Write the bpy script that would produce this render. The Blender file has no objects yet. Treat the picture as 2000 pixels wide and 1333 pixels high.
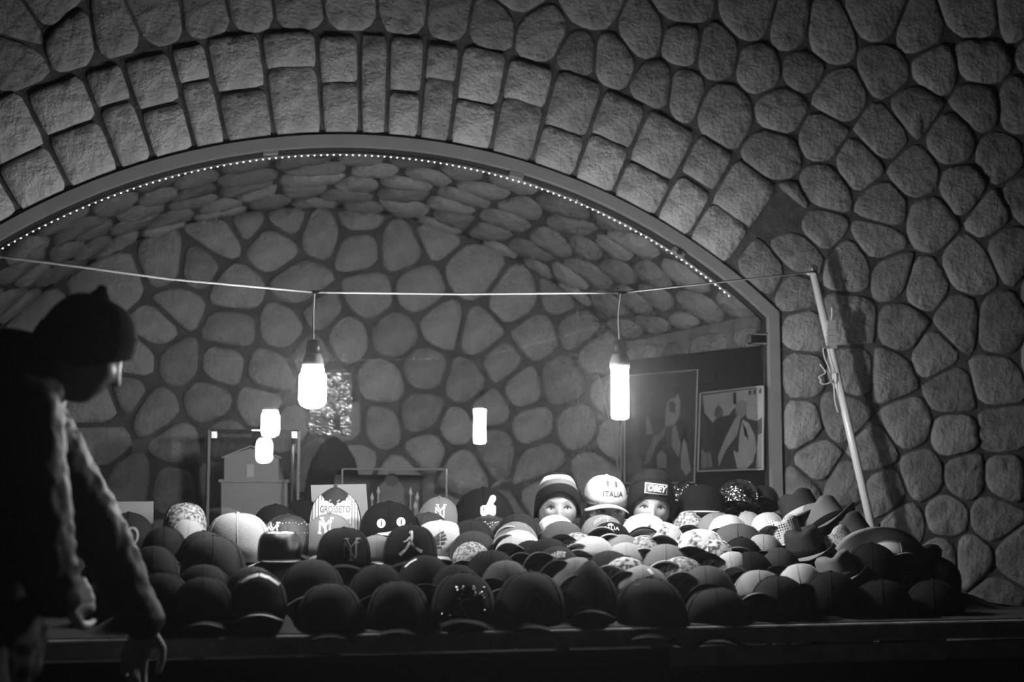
import bpy, bmesh, math, random
from mathutils import Vector, Matrix, noise
from mathutils.bvhtree import BVHTree
from math import sin, cos, pi, radians, sqrt, atan2, hypot

random.seed(7)
SC = bpy.context.scene
COL = SC.collection

# ------------------------------------------------------------------ camera
F = 2000 * 50 / 36.0
CAM_Z = 1.20
YAW, PITCH = radians(12.83), radians(6.17)
cam_d = bpy.data.cameras.new('camera'); cam_d.lens = 50; cam_d.sensor_width = 36
cam = bpy.data.objects.new('camera', cam_d); COL.objects.link(cam)
cam.location = (0, 0, CAM_Z); cam.rotation_euler = (pi / 2 + PITCH, 0, -YAW)
cam_d.dof.use_dof = True; cam_d.dof.focus_distance = 5.08; cam_d.dof.aperture_fstop = 2.0
SC.camera = cam
# ------------------------------------------------------------------ world, exposure
world = bpy.data.worlds.new('night'); SC.world = world; world.use_nodes = True
world.node_tree.nodes['Background'].inputs[0].default_value = (1, 1, 1, 1)
world.node_tree.nodes['Background'].inputs[1].default_value = 0.008
# faint haze in the night air: it gives the lamps their soft halo
vol = world.node_tree.nodes.new('ShaderNodeVolumeScatter')
vol.inputs['Density'].default_value = 0.0045; vol.inputs['Anisotropy'].default_value = 0.82
world.node_tree.links.new(vol.outputs[0], world.node_tree.nodes['World Output'].inputs['Volume'])
vs = SC.view_settings
vs.view_transform = 'Standard'; vs.look = 'None'; vs.gamma = 1; vs.use_curve_mapping = False
vs.exposure = 1.6
LAMP = 130.0
SC.cycles.use_denoising = True
SC.cycles.max_bounces = 5; SC.cycles.diffuse_bounces = 3; SC.cycles.glossy_bounces = 3; SC.cycles.volume_bounces = 0
SC.cycles.use_adaptive_sampling = True; SC.cycles.adaptive_threshold = 0.05; SC.cycles.adaptive_min_samples = 12
SC.cycles.sample_clamp_indirect = 6.0

# ------------------------------------------------------------------ photo pixel -> place
FWD = Vector((sin(YAW) * cos(PITCH), cos(YAW) * cos(PITCH), sin(PITCH)))
RGT = Vector((cos(YAW), -sin(YAW), 0)); UPV = RGT.cross(FWD)
C0 = Vector((0, 0, CAM_Z))
def ray(u, v): return FWD + RGT * ((u - 1000) / F) + UPV * ((666.5 - v) / F)
def P(u, v, Y):
    d = ray(u, v); return C0 + d * (Y / d.y)
def Pz(u, v, z):
    d = ray(u, v); return C0 + d * ((z - CAM_Z) / d.z)
def Ppl(u, v, o, n):
    d = ray(u, v); return C0 + d * ((o - C0).dot(n) / d.dot(n))
def depth(p): return (p - C0).dot(FWD)
def px(p):
    d = p - C0; w = d.dot(FWD); return 1000 + F * d.dot(RGT) / w, 666.5 - F * d.dot(UPV) / w

# ------------------------------------------------------------------ materials
MATS = {}
def mat(key, shade, rough=0.8, pattern=None, p=None, metal=0.0, bump=0.0, bscale=60.0, emit=0.0, spec=0.5, var=0.0, sheen=0.0):
    if key in MATS: return MATS[key]
    m = bpy.data.materials.new(key); m.use_nodes = True; MATS[key] = m
    if key == 'led_glow': m.cycles.emission_sampling = 'NONE'
    nt = m.node_tree; N = nt.nodes; L = nt.links; b = N['Principled BSDF']
    g = lambda s: (s, s, s, 1)
    b.inputs['Base Color'].default_value = g(shade); b.inputs['Roughness'].default_value = rough
    b.inputs['Metallic'].default_value = metal; b.inputs['Specular IOR Level'].default_value = spec
    if sheen: b.inputs['Sheen Weight'].default_value = sheen
    tc = N.new('ShaderNodeTexCoord')
    p = p or {}
    col = None
    def ramp(a, c, pos0, pos1, src):
        r = N.new('ShaderNodeValToRGB'); e = r.color_ramp.elements
        e[0].position = pos0; e[0].color = g(a); e[1].position = pos1; e[1].color = g(c); L.new(src, r.inputs[0]); return r.outputs[0]
    if pattern == 'noise':
        n = N.new('ShaderNodeTexNoise'); n.inputs['Scale'].default_value = p.get('scale', 25); n.inputs['Detail'].default_value = p.get('detail', 3)
        L.new(tc.outputs['Object'], n.inputs['Vector']); col = ramp(shade, p.get('b', .5), p.get('lo', .45), p.get('hi', .55), n.outputs[0])
    elif pattern == 'stripes':
        w = N.new('ShaderNodeTexWave'); w.bands_direction = p.get('dir', 'X'); w.inputs['Scale'].default_value = p.get('scale', 30); w.inputs['Distortion'].default_value = p.get('dist', 0)
        L.new(tc.outputs['Object'], w.inputs['Vector']); col = ramp(shade, p.get('b', .5), p.get('lo', .45), p.get('hi', .55), w.outputs[1])
    elif pattern in ('dots', 'sequin'):
        v = N.new('ShaderNodeTexVoronoi'); v.inputs['Scale'].default_value = p.get('scale', 90)
        v.inputs['Randomness'].default_value = p.get('rand', .2)
        L.new(tc.outputs['Object'], v.inputs['Vector'])
        if pattern == 'dots': col = ramp(p.get('b', .02), shade, p.get('lo', .28), p.get('hi', .36), v.outputs['Distance'])
        else:
            sub = N.new('ShaderNodeVectorMath'); sub.operation = 'SUBTRACT'; sub.inputs[1].default_value = (.5, .5, .5); L.new(v.outputs['Color'], sub.inputs[0])
            sc = N.new('ShaderNodeVectorMath'); sc.operation = 'SCALE'; sc.inputs[3].default_value = p.get('tilt', .9); L.new(sub.outputs[0], sc.inputs[0])
            ge = N.new('ShaderNodeNewGeometry'); ad = N.new('ShaderNodeVectorMath'); L.new(ge.outputs['Normal'], ad.inputs[0]); L.new(sc.outputs[0], ad.inputs[1])
            no = N.new('ShaderNodeVectorMath'); no.operation = 'NORMALIZE'; L.new(ad.outputs[0], no.inputs[0]); L.new(no.outputs[0], b.inputs['Normal'])
    elif pattern == 'stone':
        oi = N.new('ShaderNodeObjectInfo'); n = N.new('ShaderNodeTexNoise'); n.inputs['Scale'].default_value = 9; n.inputs['Detail'].default_value = 6
        L.new(tc.outputs['Object'], n.inputs['Vector'])
        a1 = N.new('ShaderNodeMath'); a1.operation = 'MULTIPLY_ADD'; a1.inputs[1].default_value = .35; a1.inputs[2].default_value = -.17; L.new(oi.outputs['Random'], a1.inputs[0])
        a2 = N.new('ShaderNodeMath'); L.new(a1.outputs[0], a2.inputs[0]); L.new(n.outputs[0], a2.inputs[1])
        col = ramp(shade * .62, shade * 1.3, .25, .8, a2.outputs[0])
    if var and col is None:
        n = N.new('ShaderNodeTexNoise'); n.inputs['Scale'].default_value = 14; n.inputs['Detail'].default_value = 5
        L.new(tc.outputs['Object'], n.inputs['Vector']); col = ramp(shade * (1 - var), shade * (1 + var), .3, .7, n.outputs[0])
    if col is not None: L.new(col, b.inputs['Base Color'])
    if bump and pattern != 'sequin':
        n = N.new('ShaderNodeTexNoise'); n.inputs['Scale'].default_value = bscale; n.inputs['Detail'].default_value = 8; n.inputs['Roughness'].default_value = .62
        L.new(tc.outputs['Object'], n.inputs['Vector'])
        bp = N.new('ShaderNodeBump'); bp.inputs['Strength'].default_value = min(1, bump); bp.inputs['Distance'].default_value = p.get('bd', .01)
        L.new(n.outputs[0], bp.inputs['Height']); L.new(bp.outputs[0], b.inputs['Normal'])
    if emit:
        b.inputs['Emission Color'].default_value = (1, 1, 1, 1); b.inputs['Emission Strength'].default_value = emit
    return m

def glass_mat(key, ior=1.5, tint=.96):
    if key in MATS: return MATS[key]
    m = bpy.data.materials.new(key); m.use_nodes = True; MATS[key] = m
    nt = m.node_tree; N = nt.nodes; L = nt.links
    for n in list(N):
        if n.type == 'BSDF_PRINCIPLED': N.remove(n)
    out = N['Material Output']
    t = N.new('ShaderNodeBsdfTransparent'); t.inputs[0].default_value = (tint, tint, tint, 1)
    gl = N.new('ShaderNodeBsdfGlossy'); gl.inputs['Roughness'].default_value = 0.0; gl.inputs[0].default_value = (1, 1, 1, 1)
    fr = N.new('ShaderNodeFresnel'); fr.inputs[0].default_value = ior
    mx = N.new('ShaderNodeMixShader'); L.new(fr.outputs[0], mx.inputs[0]); L.new(t.outputs[0], mx.inputs[1]); L.new(gl.outputs[0], mx.inputs[2]); L.new(mx.outputs[0], out.inputs[0])
    return m

STONE = mat('stone_rough', .40, .92, 'stone', dict(bd=.045), bump=1.0, bscale=13, spec=.2)
ARCH_STONE = mat('stone_dressed', .58, .92, 'stone', dict(bd=.04), bump=1.0, bscale=15, spec=.2)
STONE_IN = mat('stone_inner', .40, .92, 'stone', dict(bd=.04), bump=1.0, bscale=14, spec=.2)
MORTAR = mat('mortar', .11, .95, bump=.8, bscale=50, var=.3, spec=.1, p=dict(bd=.01))
FRAME = mat('painted_steel', .25, .5, var=.08)
BLACK = mat('black_fabric', .018, .85, bump=.25, bscale=300, p=dict(bd=.002))
CHROME = mat('polished_steel', .7, .18, metal=1)
WHITE_PLASTIC = mat('white_plastic', .75, .4)
CORD = mat('white_cord', .8, .6)
DARK_PLASTIC = mat('dark_plastic', .03, .4)
CARD = mat('white_card', .24, .8)

# ------------------------------------------------------------------ object helpers
def link(o, parent=None):
    COL.objects.link(o)
    if parent is not None: o.parent = parent
    return o
def tag(o, label=None, cat=None, group=None, kind=None):
    if label: o['label'] = label
    if cat: o['category'] = cat
    if group: o['group'] = group
    if kind: o['kind'] = kind
    return o
def empty(name, loc=(0, 0, 0), rot=(0, 0, 0), scale=1.0):
    e = bpy.data.objects.new(name, None); link(e); e.location = loc; e.rotation_euler = rot; e.scale = (scale,) * 3
    e.empty_display_size = .05; return e
def mk(name, bm, m, parent=None, smooth=False, loc=None):
    bm.normal_update()
    me = bpy.data.meshes.new(name); bm.to_mesh(me); bm.free()
    if smooth:
        me.polygons.foreach_set('use_smooth', [True] * len(me.polygons))
    me.materials.append(m)
    o = bpy.data.objects.new(name, me); link(o, parent)
    if loc is not None: o.location = loc
    return o
def recalc(bm): bmesh.ops.recalc_face_normals(bm, faces=bm.faces[:]); return bm
def bm_box(c, s, bm=None, M=None, bevel=0):
    b2 = bmesh.new()
    r = bmesh.ops.create_cube(b2, size=1)
    for v in b2.verts: v.co = Vector((v.co.x * s[0], v.co.y * s[1], v.co.z * s[2]))
    if bevel: bmesh.ops.bevel(b2, geom=b2.edges[:], offset=bevel, segments=1, affect='EDGES')
    for v in b2.verts:
        v.co = (M @ v.co if M else v.co) + Vector(c)
    if bm is None: return b2
    me = bpy.data.meshes.new('t'); b2.to_mesh(me); b2.free(); bm.from_mesh(me); bpy.data.meshes.remove(me); return bm
def bm_tube(pts, r, seg=8, bm=None, caps=True):
    bm = bm or bmesh.new(); pts = [Vector(p) for p in pts]; n = len(pts)
    rs = r if isinstance(r, (list, tuple)) else [r] * n
    t0 = (pts[1] - pts[0]).normalized(); a = t0.orthogonal().normalized(); rings = []
    for i, p in enumerate(pts):
        t = (pts[min(i + 1, n - 1)] - pts[max(i - 1, 0)]).normalized()
        a = (a - t * a.dot(t)).normalized(); b = t.cross(a)
        rings.append([bm.verts.new(p + (a * cos(2 * pi * k / seg) + b * sin(2 * pi * k / seg)) * rs[i]) for k in range(seg)])
    for i in range(n - 1):
        for k in range(seg):
            bm.faces.new((rings[i][k], rings[i][(k + 1) % seg], rings[i + 1][(k + 1) % seg], rings[i + 1][k]))
    if caps: bm.faces.new(rings[0][::-1]); bm.faces.new(rings[-1])
    return bm
def bm_lathe(prof, seg=24, bm=None, c=(0, 0, 0), close=True):
    bm = bm or bmesh.new(); c = Vector(c); rings = []
    for r, z in prof:
        rings.append([bm.verts.new(c + Vector((r * cos(2 * pi * k / seg), r * sin(2 * pi * k / seg), z))) for k in range(seg)])
    for i in range(len(rings) - 1):
        for k in range(seg): bm.faces.new((rings[i][k], rings[i][(k + 1) % seg], rings[i + 1][(k + 1) % seg], rings[i + 1][k]))
    if close: bm.faces.new(rings[0][::-1]); bm.faces.new(rings[-1])
    return bm
def bm_prism(poly, y0, y1, bm=None):
    """poly in x,z extruded along y"""
    bm = bm or bmesh.new()
    a = [bm.verts.new((x, y0, z)) for x, z in poly]; b = [bm.verts.new((x, y1, z)) for x, z in poly]; n = len(poly)
    bm.faces.new(a); bm.faces.new(b[::-1])
    for i in range(n): bm.faces.new((a[i], b[i], b[(i + 1) % n], a[(i + 1) % n]))
    return recalc(bm)
def smoothcurve(pts, n=8):
    """catmull-rom"""
    pts = [Vector(p) for p in pts]; out = []
    for i in range(len(pts) - 1):
        p0 = pts[max(i - 1, 0)]; p1 = pts[i]; p2 = pts[i + 1]; p3 = pts[min(i + 2, len(pts) - 1)]
        for k in range(n):
            t = k / n
            out.append(.5 * ((2 * p1) + (p2 - p0) * t + (2 * p0 - 5 * p1 + 4 * p2 - p3) * t * t + (3 * p1 - p0 - 3 * p2 + p3) * t ** 3))
    out.append(pts[-1]); return out

# ================================================================== THE SETTING
W = 5.6                                     # plane of the wall face and the glazing
ACX, ACZ, AR = .708, CAM_Z - 1.127, 2.575   # the arch circle
JX = 2.4446                                 # right jamb
SPRZ = CAM_Z + .779
WX0, WX1, WZ1 = -1.75, 4.3, 3.75
LJX = 2 * ACX - JX
# niche
NB = 6.72
BCX, BR = .63, 2.06
BCZ = CAM_Z + 1.37 - BR
BJX, BLX = 2.10, -.84
BSZ = BCZ + sqrt(BR ** 2 - (BJX - BCX) ** 2)

def arch_z(x): return ACZ + sqrt(max(0, AR ** 2 - (x - ACX) ** 2))

# floor
fb = bm_box(((WX0 + WX1) / 2, 2.4, -.05), (14, 11, .1))
floor = tag(mk('floor', fb, mat('paving', .12, .8, bump=.4, bscale=20, var=.3)), 'dark paved ground under the stall', kind='structure')

# front wall (mortar bed with the arched opening)
def wall_front():
    bm = bmesh.new(); y0, y1 = W + .012, W + .055
    n = 48; xs = [LJX + (JX - LJX) * i / n for i in range(n + 1)]
    def panel(a, b, za0, zb0, za1, zb1):
        for y in (y0, y1):
            bm.faces.new([bm.verts.new(p) for p in ((a, y, za0), (b, y, zb0), (b, y, zb1), (a, y, za1))])
    for i in range(n): panel(xs[i], xs[i + 1], arch_z(xs[i]), arch_z(xs[i + 1]), WZ1, WZ1)
    panel(WX0, LJX, 0, 0, WZ1, WZ1); panel(JX, WX1, 0, 0, WZ1, WZ1)
    for i in range(n):
        bm.faces.new([bm.verts.new(p) for p in ((xs[i], y0, arch_z(xs[i])), (xs[i + 1], y0, arch_z(xs[i + 1])), (xs[i + 1], y1, arch_z(xs[i + 1])), (xs[i], y1, arch_z(xs[i])))])
    for x in (LJX, JX):
        bm.faces.new([bm.verts.new(p) for p in ((x, y0, 0), (x, y0, SPRZ), (x, y1, SPRZ), (x, y1, 0))])
    bmesh.ops.remove_doubles(bm, verts=bm.verts[:], dist=1e-5)
    return recalc(bm)
wallF = tag(mk('wall_front', wall_front(), MORTAR), 'rubble stone wall with a wide arched opening', kind='structure')

# ---- stones: cells around seeds, pulled in for the joint, pillowed
def clip(poly, n, d):
    """keep n.p <= d"""
    out = []
    for i in range(len(poly)):
        a, b = poly[i], poly[(i + 1) % len(poly)]
        da, db = n[0] * a[0] + n[1] * a[1] - d, n[0] * b[0] + n[1] * b[1] - d
        if da <= 0: out.append(a)
        if da * db < 0:
            t = da / (da - db); out.append((a[0] + (b[0] - a[0]) * t, a[1] + (b[1] - a[1]) * t))
    return out
def area(p): return .5 * sum(p[i][0] * p[(i + 1) % len(p)][1] - p[(i + 1) % len(p)][0] * p[i][1] for i in range(len(p)))
def cells(seeds, box, gap, extra=None, maxr=.3):
    res = []
    for i, s in enumerate(seeds):
        x0, z0, x1, z1 = box
        poly = [(max(x0, s[0] - maxr), max(z0, s[1] - maxr)), (min(x1, s[0] + maxr), max(z0, s[1] - maxr)), (min(x1, s[0] + maxr), min(z1, s[1] + maxr)), (max(x0, s[0] - maxr), min(z1, s[1] + maxr))]
        for j, t in enumerate(seeds):
            if i == j: continue
            dx, dz = t[0] - s[0], t[1] - s[1]; l = hypot(dx, dz)
            if l > 2.2 * maxr or l < 1e-6: continue
            n = (dx / l, dz / l)
            poly = clip(poly, n, n[0] * s[0] + n[1] * s[1] + l / 2 - gap / 2)
            if len(poly) < 3: break
        if extra and len(poly) >= 3:
            for n, d in extra(s):
                poly = clip(poly, n, d)
                if len(poly) < 3: break
        if len(poly) >= 3 and abs(area(poly)) > .0012: res.append(poly)
    return res
def roundpoly(poly, it=2, n=16, w=.25):
    for _ in range(it):
        q = []
        for i in range(len(poly)):
            a, b = poly[i], poly[(i + 1) % len(poly)]
            q.append((a[0] * (1 - w) + b[0] * w, a[1] * (1 - w) + b[1] * w)); q.append((a[0] * w + b[0] * (1 - w), a[1] * w + b[1] * (1 - w)))
        poly = q
    ln = [hypot(poly[(i + 1) % len(poly)][0] - poly[i][0], poly[(i + 1) % len(poly)][1] - poly[i][1]) for i in range(len(poly))]
    tot = sum(ln); out = []; i = 0; acc = 0
    for k in range(n):
        t = tot * k / n
        while acc + ln[i] < t and i < len(ln) - 1: acc += ln[i]; i += 1
        f = (t - acc) / max(ln[i], 1e-9); a, b = poly[i], poly[(i + 1) % len(poly)]
        out.append((a[0] + (b[0] - a[0]) * f, a[1] + (b[1] - a[1]) * f))
    return out
def stone(name, poly, mapf, H, parent, m, jit=.004, back=.035, flat=False):
    if area(poly) < 0: poly = poly[::-1]
    cx = sum(p[0] for p in poly) / len(poly); cz = sum(p[1] for p in poly) / len(poly)
    org = mapf(cx, cz, 0)
    bm = bmesh.new(); rings = []
    spec = ((1.0, -back, 0), (1.0, H * .35, .5), (.90 if not flat else .95, H * .85, 1), (.55, H * (1.05 if not flat else .95), 1.3))
    ph = random.uniform(0, 99)
    for sc, h, j in spec:
        ring = []
        for x, z in poly:
            q = mapf(cx + (x - cx) * sc, cz + (z - cz) * sc, h + j * random.uniform(-jit, jit)) - org
            ring.append(bm.verts.new(q))
        rings.append(ring)
    n = len(poly)
    for a, b in zip(rings, rings[1:]):
        for i in range(n): bm.faces.new((a[i], a[(i + 1) % n], b[(i + 1) % n], b[i]))
    c = bm.verts.new(mapf(cx, cz, H * 1.05 + random.uniform(-jit, jit)) - org)
    for i in range(n): bm.faces.new((rings[-1][i], rings[-1][(i + 1) % n], c))
    bm.faces.new(rings[0][::-1])
    recalc(bm)
    return mk(name, bm, m, parent, smooth=True, loc=org)

def mapF(x, z, h): return Vector((x, W + .012 - h, z))
RING = AR + .425
# voussoirs: joint positions along the frame edge (photo px), with the height of the cross joint
def ang_of(u):
    # angle on the arch circle under photo column u
    lo, hi = radians(20), radians(175)
    for _ in range(50):
        a = (lo + hi) / 2
        if px(Vector((ACX + AR * cos(a), W, ACZ + AR * sin(a))))[0] > u: lo = a
        else: hi = a
    return a
A_END = ang_of(1420) - .008            # radial end of the voussoir ring on the right
joints = [-250, -150, -55, 40, 137, 235, 301, 382, 443, 536, 631, 704, 755, 818, 878, 958, 1039, 1121, 1197, 1281, 1345, 1420]
cross = [.5, .42, .55, .45, .5, .58, .45, .62, .46, .66, .5, None, .43, .62, .45, .58, .42, .5, .4, .52, .46]
for i in range(len(joints) - 1):
    a0, a1 = ang_of(joints[i]), ang_of(joints[i + 1])
    g = .008 / AR
    a0 -= g; a1 += g
    segs = [(0.012, 1)] if cross[i] is None else [(0.012, cross[i] - .010), (cross[i] + .010, 1)]
    for s0, s1 in segs:
        skew = random.uniform(-.015, .015)
        r0 = AR + (RING - AR) * s0; r1 = AR + (RING - AR) * s1 - random.uniform(0, .03) * (s1 == 1)
        k = 4; poly = []
        for j in range(k + 1): a = a0 + (a1 - a0) * j / k; poly.append((ACX + (r0 + (skew if s0 > .1 else 0)) * cos(a), ACZ + (r0 + (skew if s0 > .1 else 0)) * sin(a)))
        for j in range(k + 1): a = a1 + (a0 - a1) * j / k; poly.append((ACX + r1 * cos(a), ACZ + r1 * sin(a)))
        stone('arch_stone', roundpoly(poly, 1, 22, .16), mapF, .022, wallF, ARCH_STONE, .004, flat=True)

wall_px = [(45, 42), (224, 63), (140, 72), (308, 33), (403, 28), (490, 14), (21, 112), (86, 20), (578, 10), (685, 5), (790, 8), (880, 22), (958, 40), (1060, 62), (1010, -20), (1158, 10),
 (1190, 112), (1137, 105), (1256, 60), (1333, 6), (1335, 84), (1398, 101), (1291, 168), (1468, 31), (1486, 130), (1330, 176), (1416, 217), (1531, 217), (1570, 133), (1545, 60), (1612, 75),
 (1636, 186), (1517, 301), (1605, 266), (1727, 263), (1738, 133), (1790, 210), (1822, 133), (1724, 31), (1787, 66), (1917, 119), (1910, 31), (1913, 207), (1990, 210), (1990, 30), (1860, 270),
 (1787, 340), (1955, 308), (1885, 371), (1538, 405), (1612, 368), (1676, 320), (1731, 403), (1818, 431), (1938, 420), (1600, 445), (2000, 390), (1565, 490), (1720, 470), (1662, 520), (1745, 535), (1805, 560),
 (1895, 517), (1972, 480), (1545, 575), (1452, 478), (1497, 420), (1500, 545), (1562, 645), (1660, 625), (1769, 640), (1874, 630), (1950, 640), (1825, 690), (1560, 730), (1671, 728), (1740, 735), (1860, 765), (1945, 745), (1773, 826), (1562, 830),
 (1650, 815), (1705, 880), (1867, 850), (1959, 843), (1600, 905), (1560, 960), (1650, 945), (1730, 960), (1805, 930), (1885, 930), (1965, 930), (1770, 1030), (1850, 1010), (1940, 1015), (1900, 1090), (1985, 1090), (1950, 1170),
 (1840, 1090), (1650, 1040), (1990, 1250), (1900, 1250), (1545, 1050), (2040, 100), (2050, 300), (2060, 560), (2050, 700), (2040, 930)]
wall_seeds = []
for u, v in wall_px:
    p = P(u, v, W); wall_seeds.append((p.x, p.z))
def ok_wall(x, z):
    r, a = hypot(x - ACX, z - ACZ), atan2(z - ACZ, x - ACX)
    if LJX - .04 < x < JX + .02 and z < arch_z(min(max(x, LJX), JX)) + .02: return False
    if r < RING + .02 and a > A_END - .012 and x > LJX - .3 and z > SPRZ: return False
    return True
rs = random.Random(3)
for _ in range(6000):
    x, z = rs.uniform(WX0, WX1), rs.uniform(.05, WZ1)
    u, v = px(Vector((x, W, z)))
    inview = -20 < u < 2020 and -30 < v < 1300
    dmin = .235 if inview else .29
    if ok_wall(x, z) and all(hypot(x - s[0], z - s[1]) > dmin for s in wall_seeds): wall_seeds.append((x, z))
wall_seeds = [s for s in wall_seeds if ok_wall(*s)]
def extra_wall(s):
    out = []
    x, z = s
    dx, dz = x - ACX, z - ACZ; r = hypot(dx, dz); a = atan2(dz, dx)
    if a > A_END - .02 and z > SPRZ - .1:
        n = (-dx / r, -dz / r); out.append((n, n[0] * ACX + n[1] * ACZ - (RING + .004)))
    elif x > ACX:
        if z > SPRZ:            # right of the ring end and above the arch line
            n = (-dx / r, -dz / r); out.append((n, n[0] * ACX + n[1] * ACZ - (AR + .012)))
            n = (-sin(A_END), cos(A_END)); out.append((n, n[0] * ACX + n[1] * ACZ - .008))
        else: out.append(((-1, 0), -(JX + .012)))
    else: out.append(((1, 0), LJX - .012))
    return out
for poly in cells(wall_seeds, (WX0, .02, WX1, WZ1), .013, extra_wall):
    stone('stone', roundpoly(poly, 1, 20, .19), mapF, random.uniform(.010, .024), wallF, STONE, .006)

# back wall of the niche
def mapB(x, z, h): return Vector((x, NB + .012 - h, z))
def back_z(x): return BCZ + sqrt(max(0, BR ** 2 - (x - BCX) ** 2))
bb = bmesh.new()
n = 30; xs = [BLX + (BJX - BLX) * i / n for i in range(n + 1)]
bm_prism([(BLX, 0), (BJX, 0)] + [(x, back_z(x)) for x in xs[::-1]], NB + .012, NB + .1, bb)
wallB = tag(mk('wall_back', bb, MORTAR), 'rubble back wall of the niche behind the glass', kind='structure')
back_px = [(703, 482), (780, 482), (857, 452), (990, 475), (923, 528), (1081, 507), (722, 577), (818, 567), (1004, 588), (671, 658), (773, 654), (864, 636), (937, 654), (1046, 655), (1102, 577), (1158, 535), (1133, 640),
 (829, 721), (748, 749), (913, 745), (979, 708), (1020, 760), (1098, 745), (825, 808), (738, 830), (890, 840), (1039, 833), (1130, 836), (843, 880), (965, 871), (1242, 640), (1242, 580), (1185, 585), (1170, 690),
 (326, 518), (382, 525), (266, 472), (150, 510), (52, 545), (94, 461), (330, 450), (430, 455), (532, 475), (627, 450), (455, 570), (350, 598), (225, 552), (308, 640), (448, 640), (557, 640), (625, 610), (590, 560), (347, 707),
 (265, 700), (250, 770), (434, 712), (525, 728), (406, 784), (301, 800), (196, 790), (350, 870), (196, 870), (438, 860), (508, 790), (560, 840), (150, 700), (250, 940), (340, 950), (610, 900), (690, 900), (150, 960),
 (640, 760), (610, 690), (560, 425), (700, 425), (790, 425), (900, 445), (1050, 455), (480, 430), (1200, 770), (1200, 860), (900, 910), (1060, 900), (780, 940), (500, 930), (430, 940), (60, 640), (60, 740), (960, 800), (1080, 960), (1160, 920), (680, 830)]
bs = []
for u, v in back_px:
    p = P(u, v, NB); bs.append((p.x, p.z))
def ok_back(x, z): return BLX < x < BJX and .05 < z < back_z(x) - .01
for _ in range(3000):
    x, z = rs.uniform(BLX, BJX), rs.uniform(.1, 2.6)
    if ok_back(x, z) and all(hypot(x - s[0], z - s[1]) > .25 for s in bs): bs.append((x, z))
bs = [s for s in bs if ok_back(*s)]
def extra_back(s):
    dx, dz = s[0] - BCX, s[1] - BCZ; r = hypot(dx, dz); n = (dx / r, dz / r)
    return [(n, n[0] * BCX + n[1] * BCZ + BR - .005), ((1, 0), BJX - .01), ((-1, 0), -BLX - .01)]
for poly in cells(bs, (BLX, .02, BJX, 2.6), .022, extra_back, .28):
    stone('stone', roundpoly(poly, 1, 18, .2), mapB, random.uniform(.014, .026), wallB, STONE_IN, .004)

# vault soffit of the niche: loft from the front arch to the back arch
IR = AR - .03
def soff(s, t, h=0.0):
    """s 0..1 right to left along the arch, t 0..1 into the depth"""
    aF0 = atan2(SPRZ - ACZ, JX - ACX); aB0 = atan2(BSZ - BCZ, BJX - BCX)
    a = aF0 + (pi - 2 * aF0) * s; b = aB0 + (pi - 2 * aB0) * s
    p = Vector((ACX + (IR - h) * cos(a), W + .06, ACZ + (IR - h) * sin(a)))
    q = Vector((BCX + (BR - h) * cos(b), NB + .03, BCZ + (BR - h) * sin(b)))
    return p.lerp(q, t)
sb = bmesh.new(); ns, ntt = 40, 6
gv = [[sb.verts.new(soff(i / ns, j / ntt, -.012)) for j in range(ntt + 1)] for i in range(ns + 1)]
gv2 = [[sb.verts.new(soff(i / ns, j / ntt, -.08)) for j in range(ntt + 1)] for i in range(ns + 1)]
for i in range(ns):
    for j in range(ntt):
        sb.faces.new((gv[i][j], gv[i][j + 1], gv[i + 1][j + 1], gv[i + 1][j])); sb.faces.new((gv2[i][j], gv2[i + 1][j], gv2[i + 1][j + 1], gv2[i][j + 1]))
ceil_ = tag(mk('ceiling', recalc(sb), MORTAR), 'stone vault over the niche behind the glass', kind='structure')
LS, LT = 3.75, 1.12
ss = []
for _ in range(5000):
    s, t = rs.uniform(0, 1), rs.uniform(0, 1)
    if all(hypot((s - q[0] / LS) * LS * .95, (t - q[1] / LT) * LT * 1.2) > .185 for q in ss): ss.append((s * LS, t * LT))
def mapS(a, b, h): return soff(a / LS, b / LT, h - .012)
for poly in cells(ss, (0.02, 0.02, LS - .02, LT - .02), .028, None, .25):
    stone('stone', roundpoly(poly, 1, 16, .25), mapS, random.uniform(.018, .03), ceil_, STONE_IN, .004)

# splayed right and left cheeks of the niche
def cheek(name, x0, x1, label, sgn):
    o = Vector((x0, W + .06, 0)); d = Vector((x1, NB + .03, 0)) - o; Ln = d.length; d.normalize(); nrm = Vector((-d.y, d.x, 0)) * sgn
    bm = bmesh.new()
    vs_ = [bm.verts.new(o + d * (Ln * a) + Vector((0, 0, z)) - nrm * off) for off in (.012, .1) for a, z in ((0, 0), (1, 0), (1, BSZ), (0, SPRZ))]
    for f in ((0, 1, 2, 3), (7, 6, 5, 4), (0, 4, 5, 1), (1, 5, 6, 2), (2, 6, 7, 3), (3, 7, 4, 0)): bm.faces.new([vs_[i] for i in f])
    w = tag(mk(name, recalc(bm), mat('cheek_plaster', .25, .95, bump=.6, bscale=20, var=.3)), label, kind='structure')
    seeds = []
    for _ in range(1500):
        a, z = rs.uniform(0, Ln), rs.uniform(.1, SPRZ)
        if all(hypot(a - q[0], z - q[1]) > .24 for q in seeds): seeds.append((a, z))
    mp = lambda a, z, h: o + d * a + Vector((0, 0, z)) + nrm * (h - .012)
    for poly in cells(seeds, (.02, .02, Ln - .02, SPRZ - .05), .03, None, .25): stone('stone', roundpoly(poly, 2, 14), mp, .008, w, STONE_IN, .003)
    return o, d, nrm
CKO, CKD, CKN = cheek('wall_right', JX - .045, BJX, 'right cheek wall of the niche behind the posters', 1)
cheek('wall_left', LJX + .045, BLX, 'left cheek wall of the niche', -1)
nf = bm_box(((BLX + BJX) / 2, (W + NB) / 2 + .05, .25), (3.6, 1.05, .5))
tag(mk('trim_1', nf, mat('niche_ledge', .12, .9)), 'raised floor of the niche inside the window', kind='structure')

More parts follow.
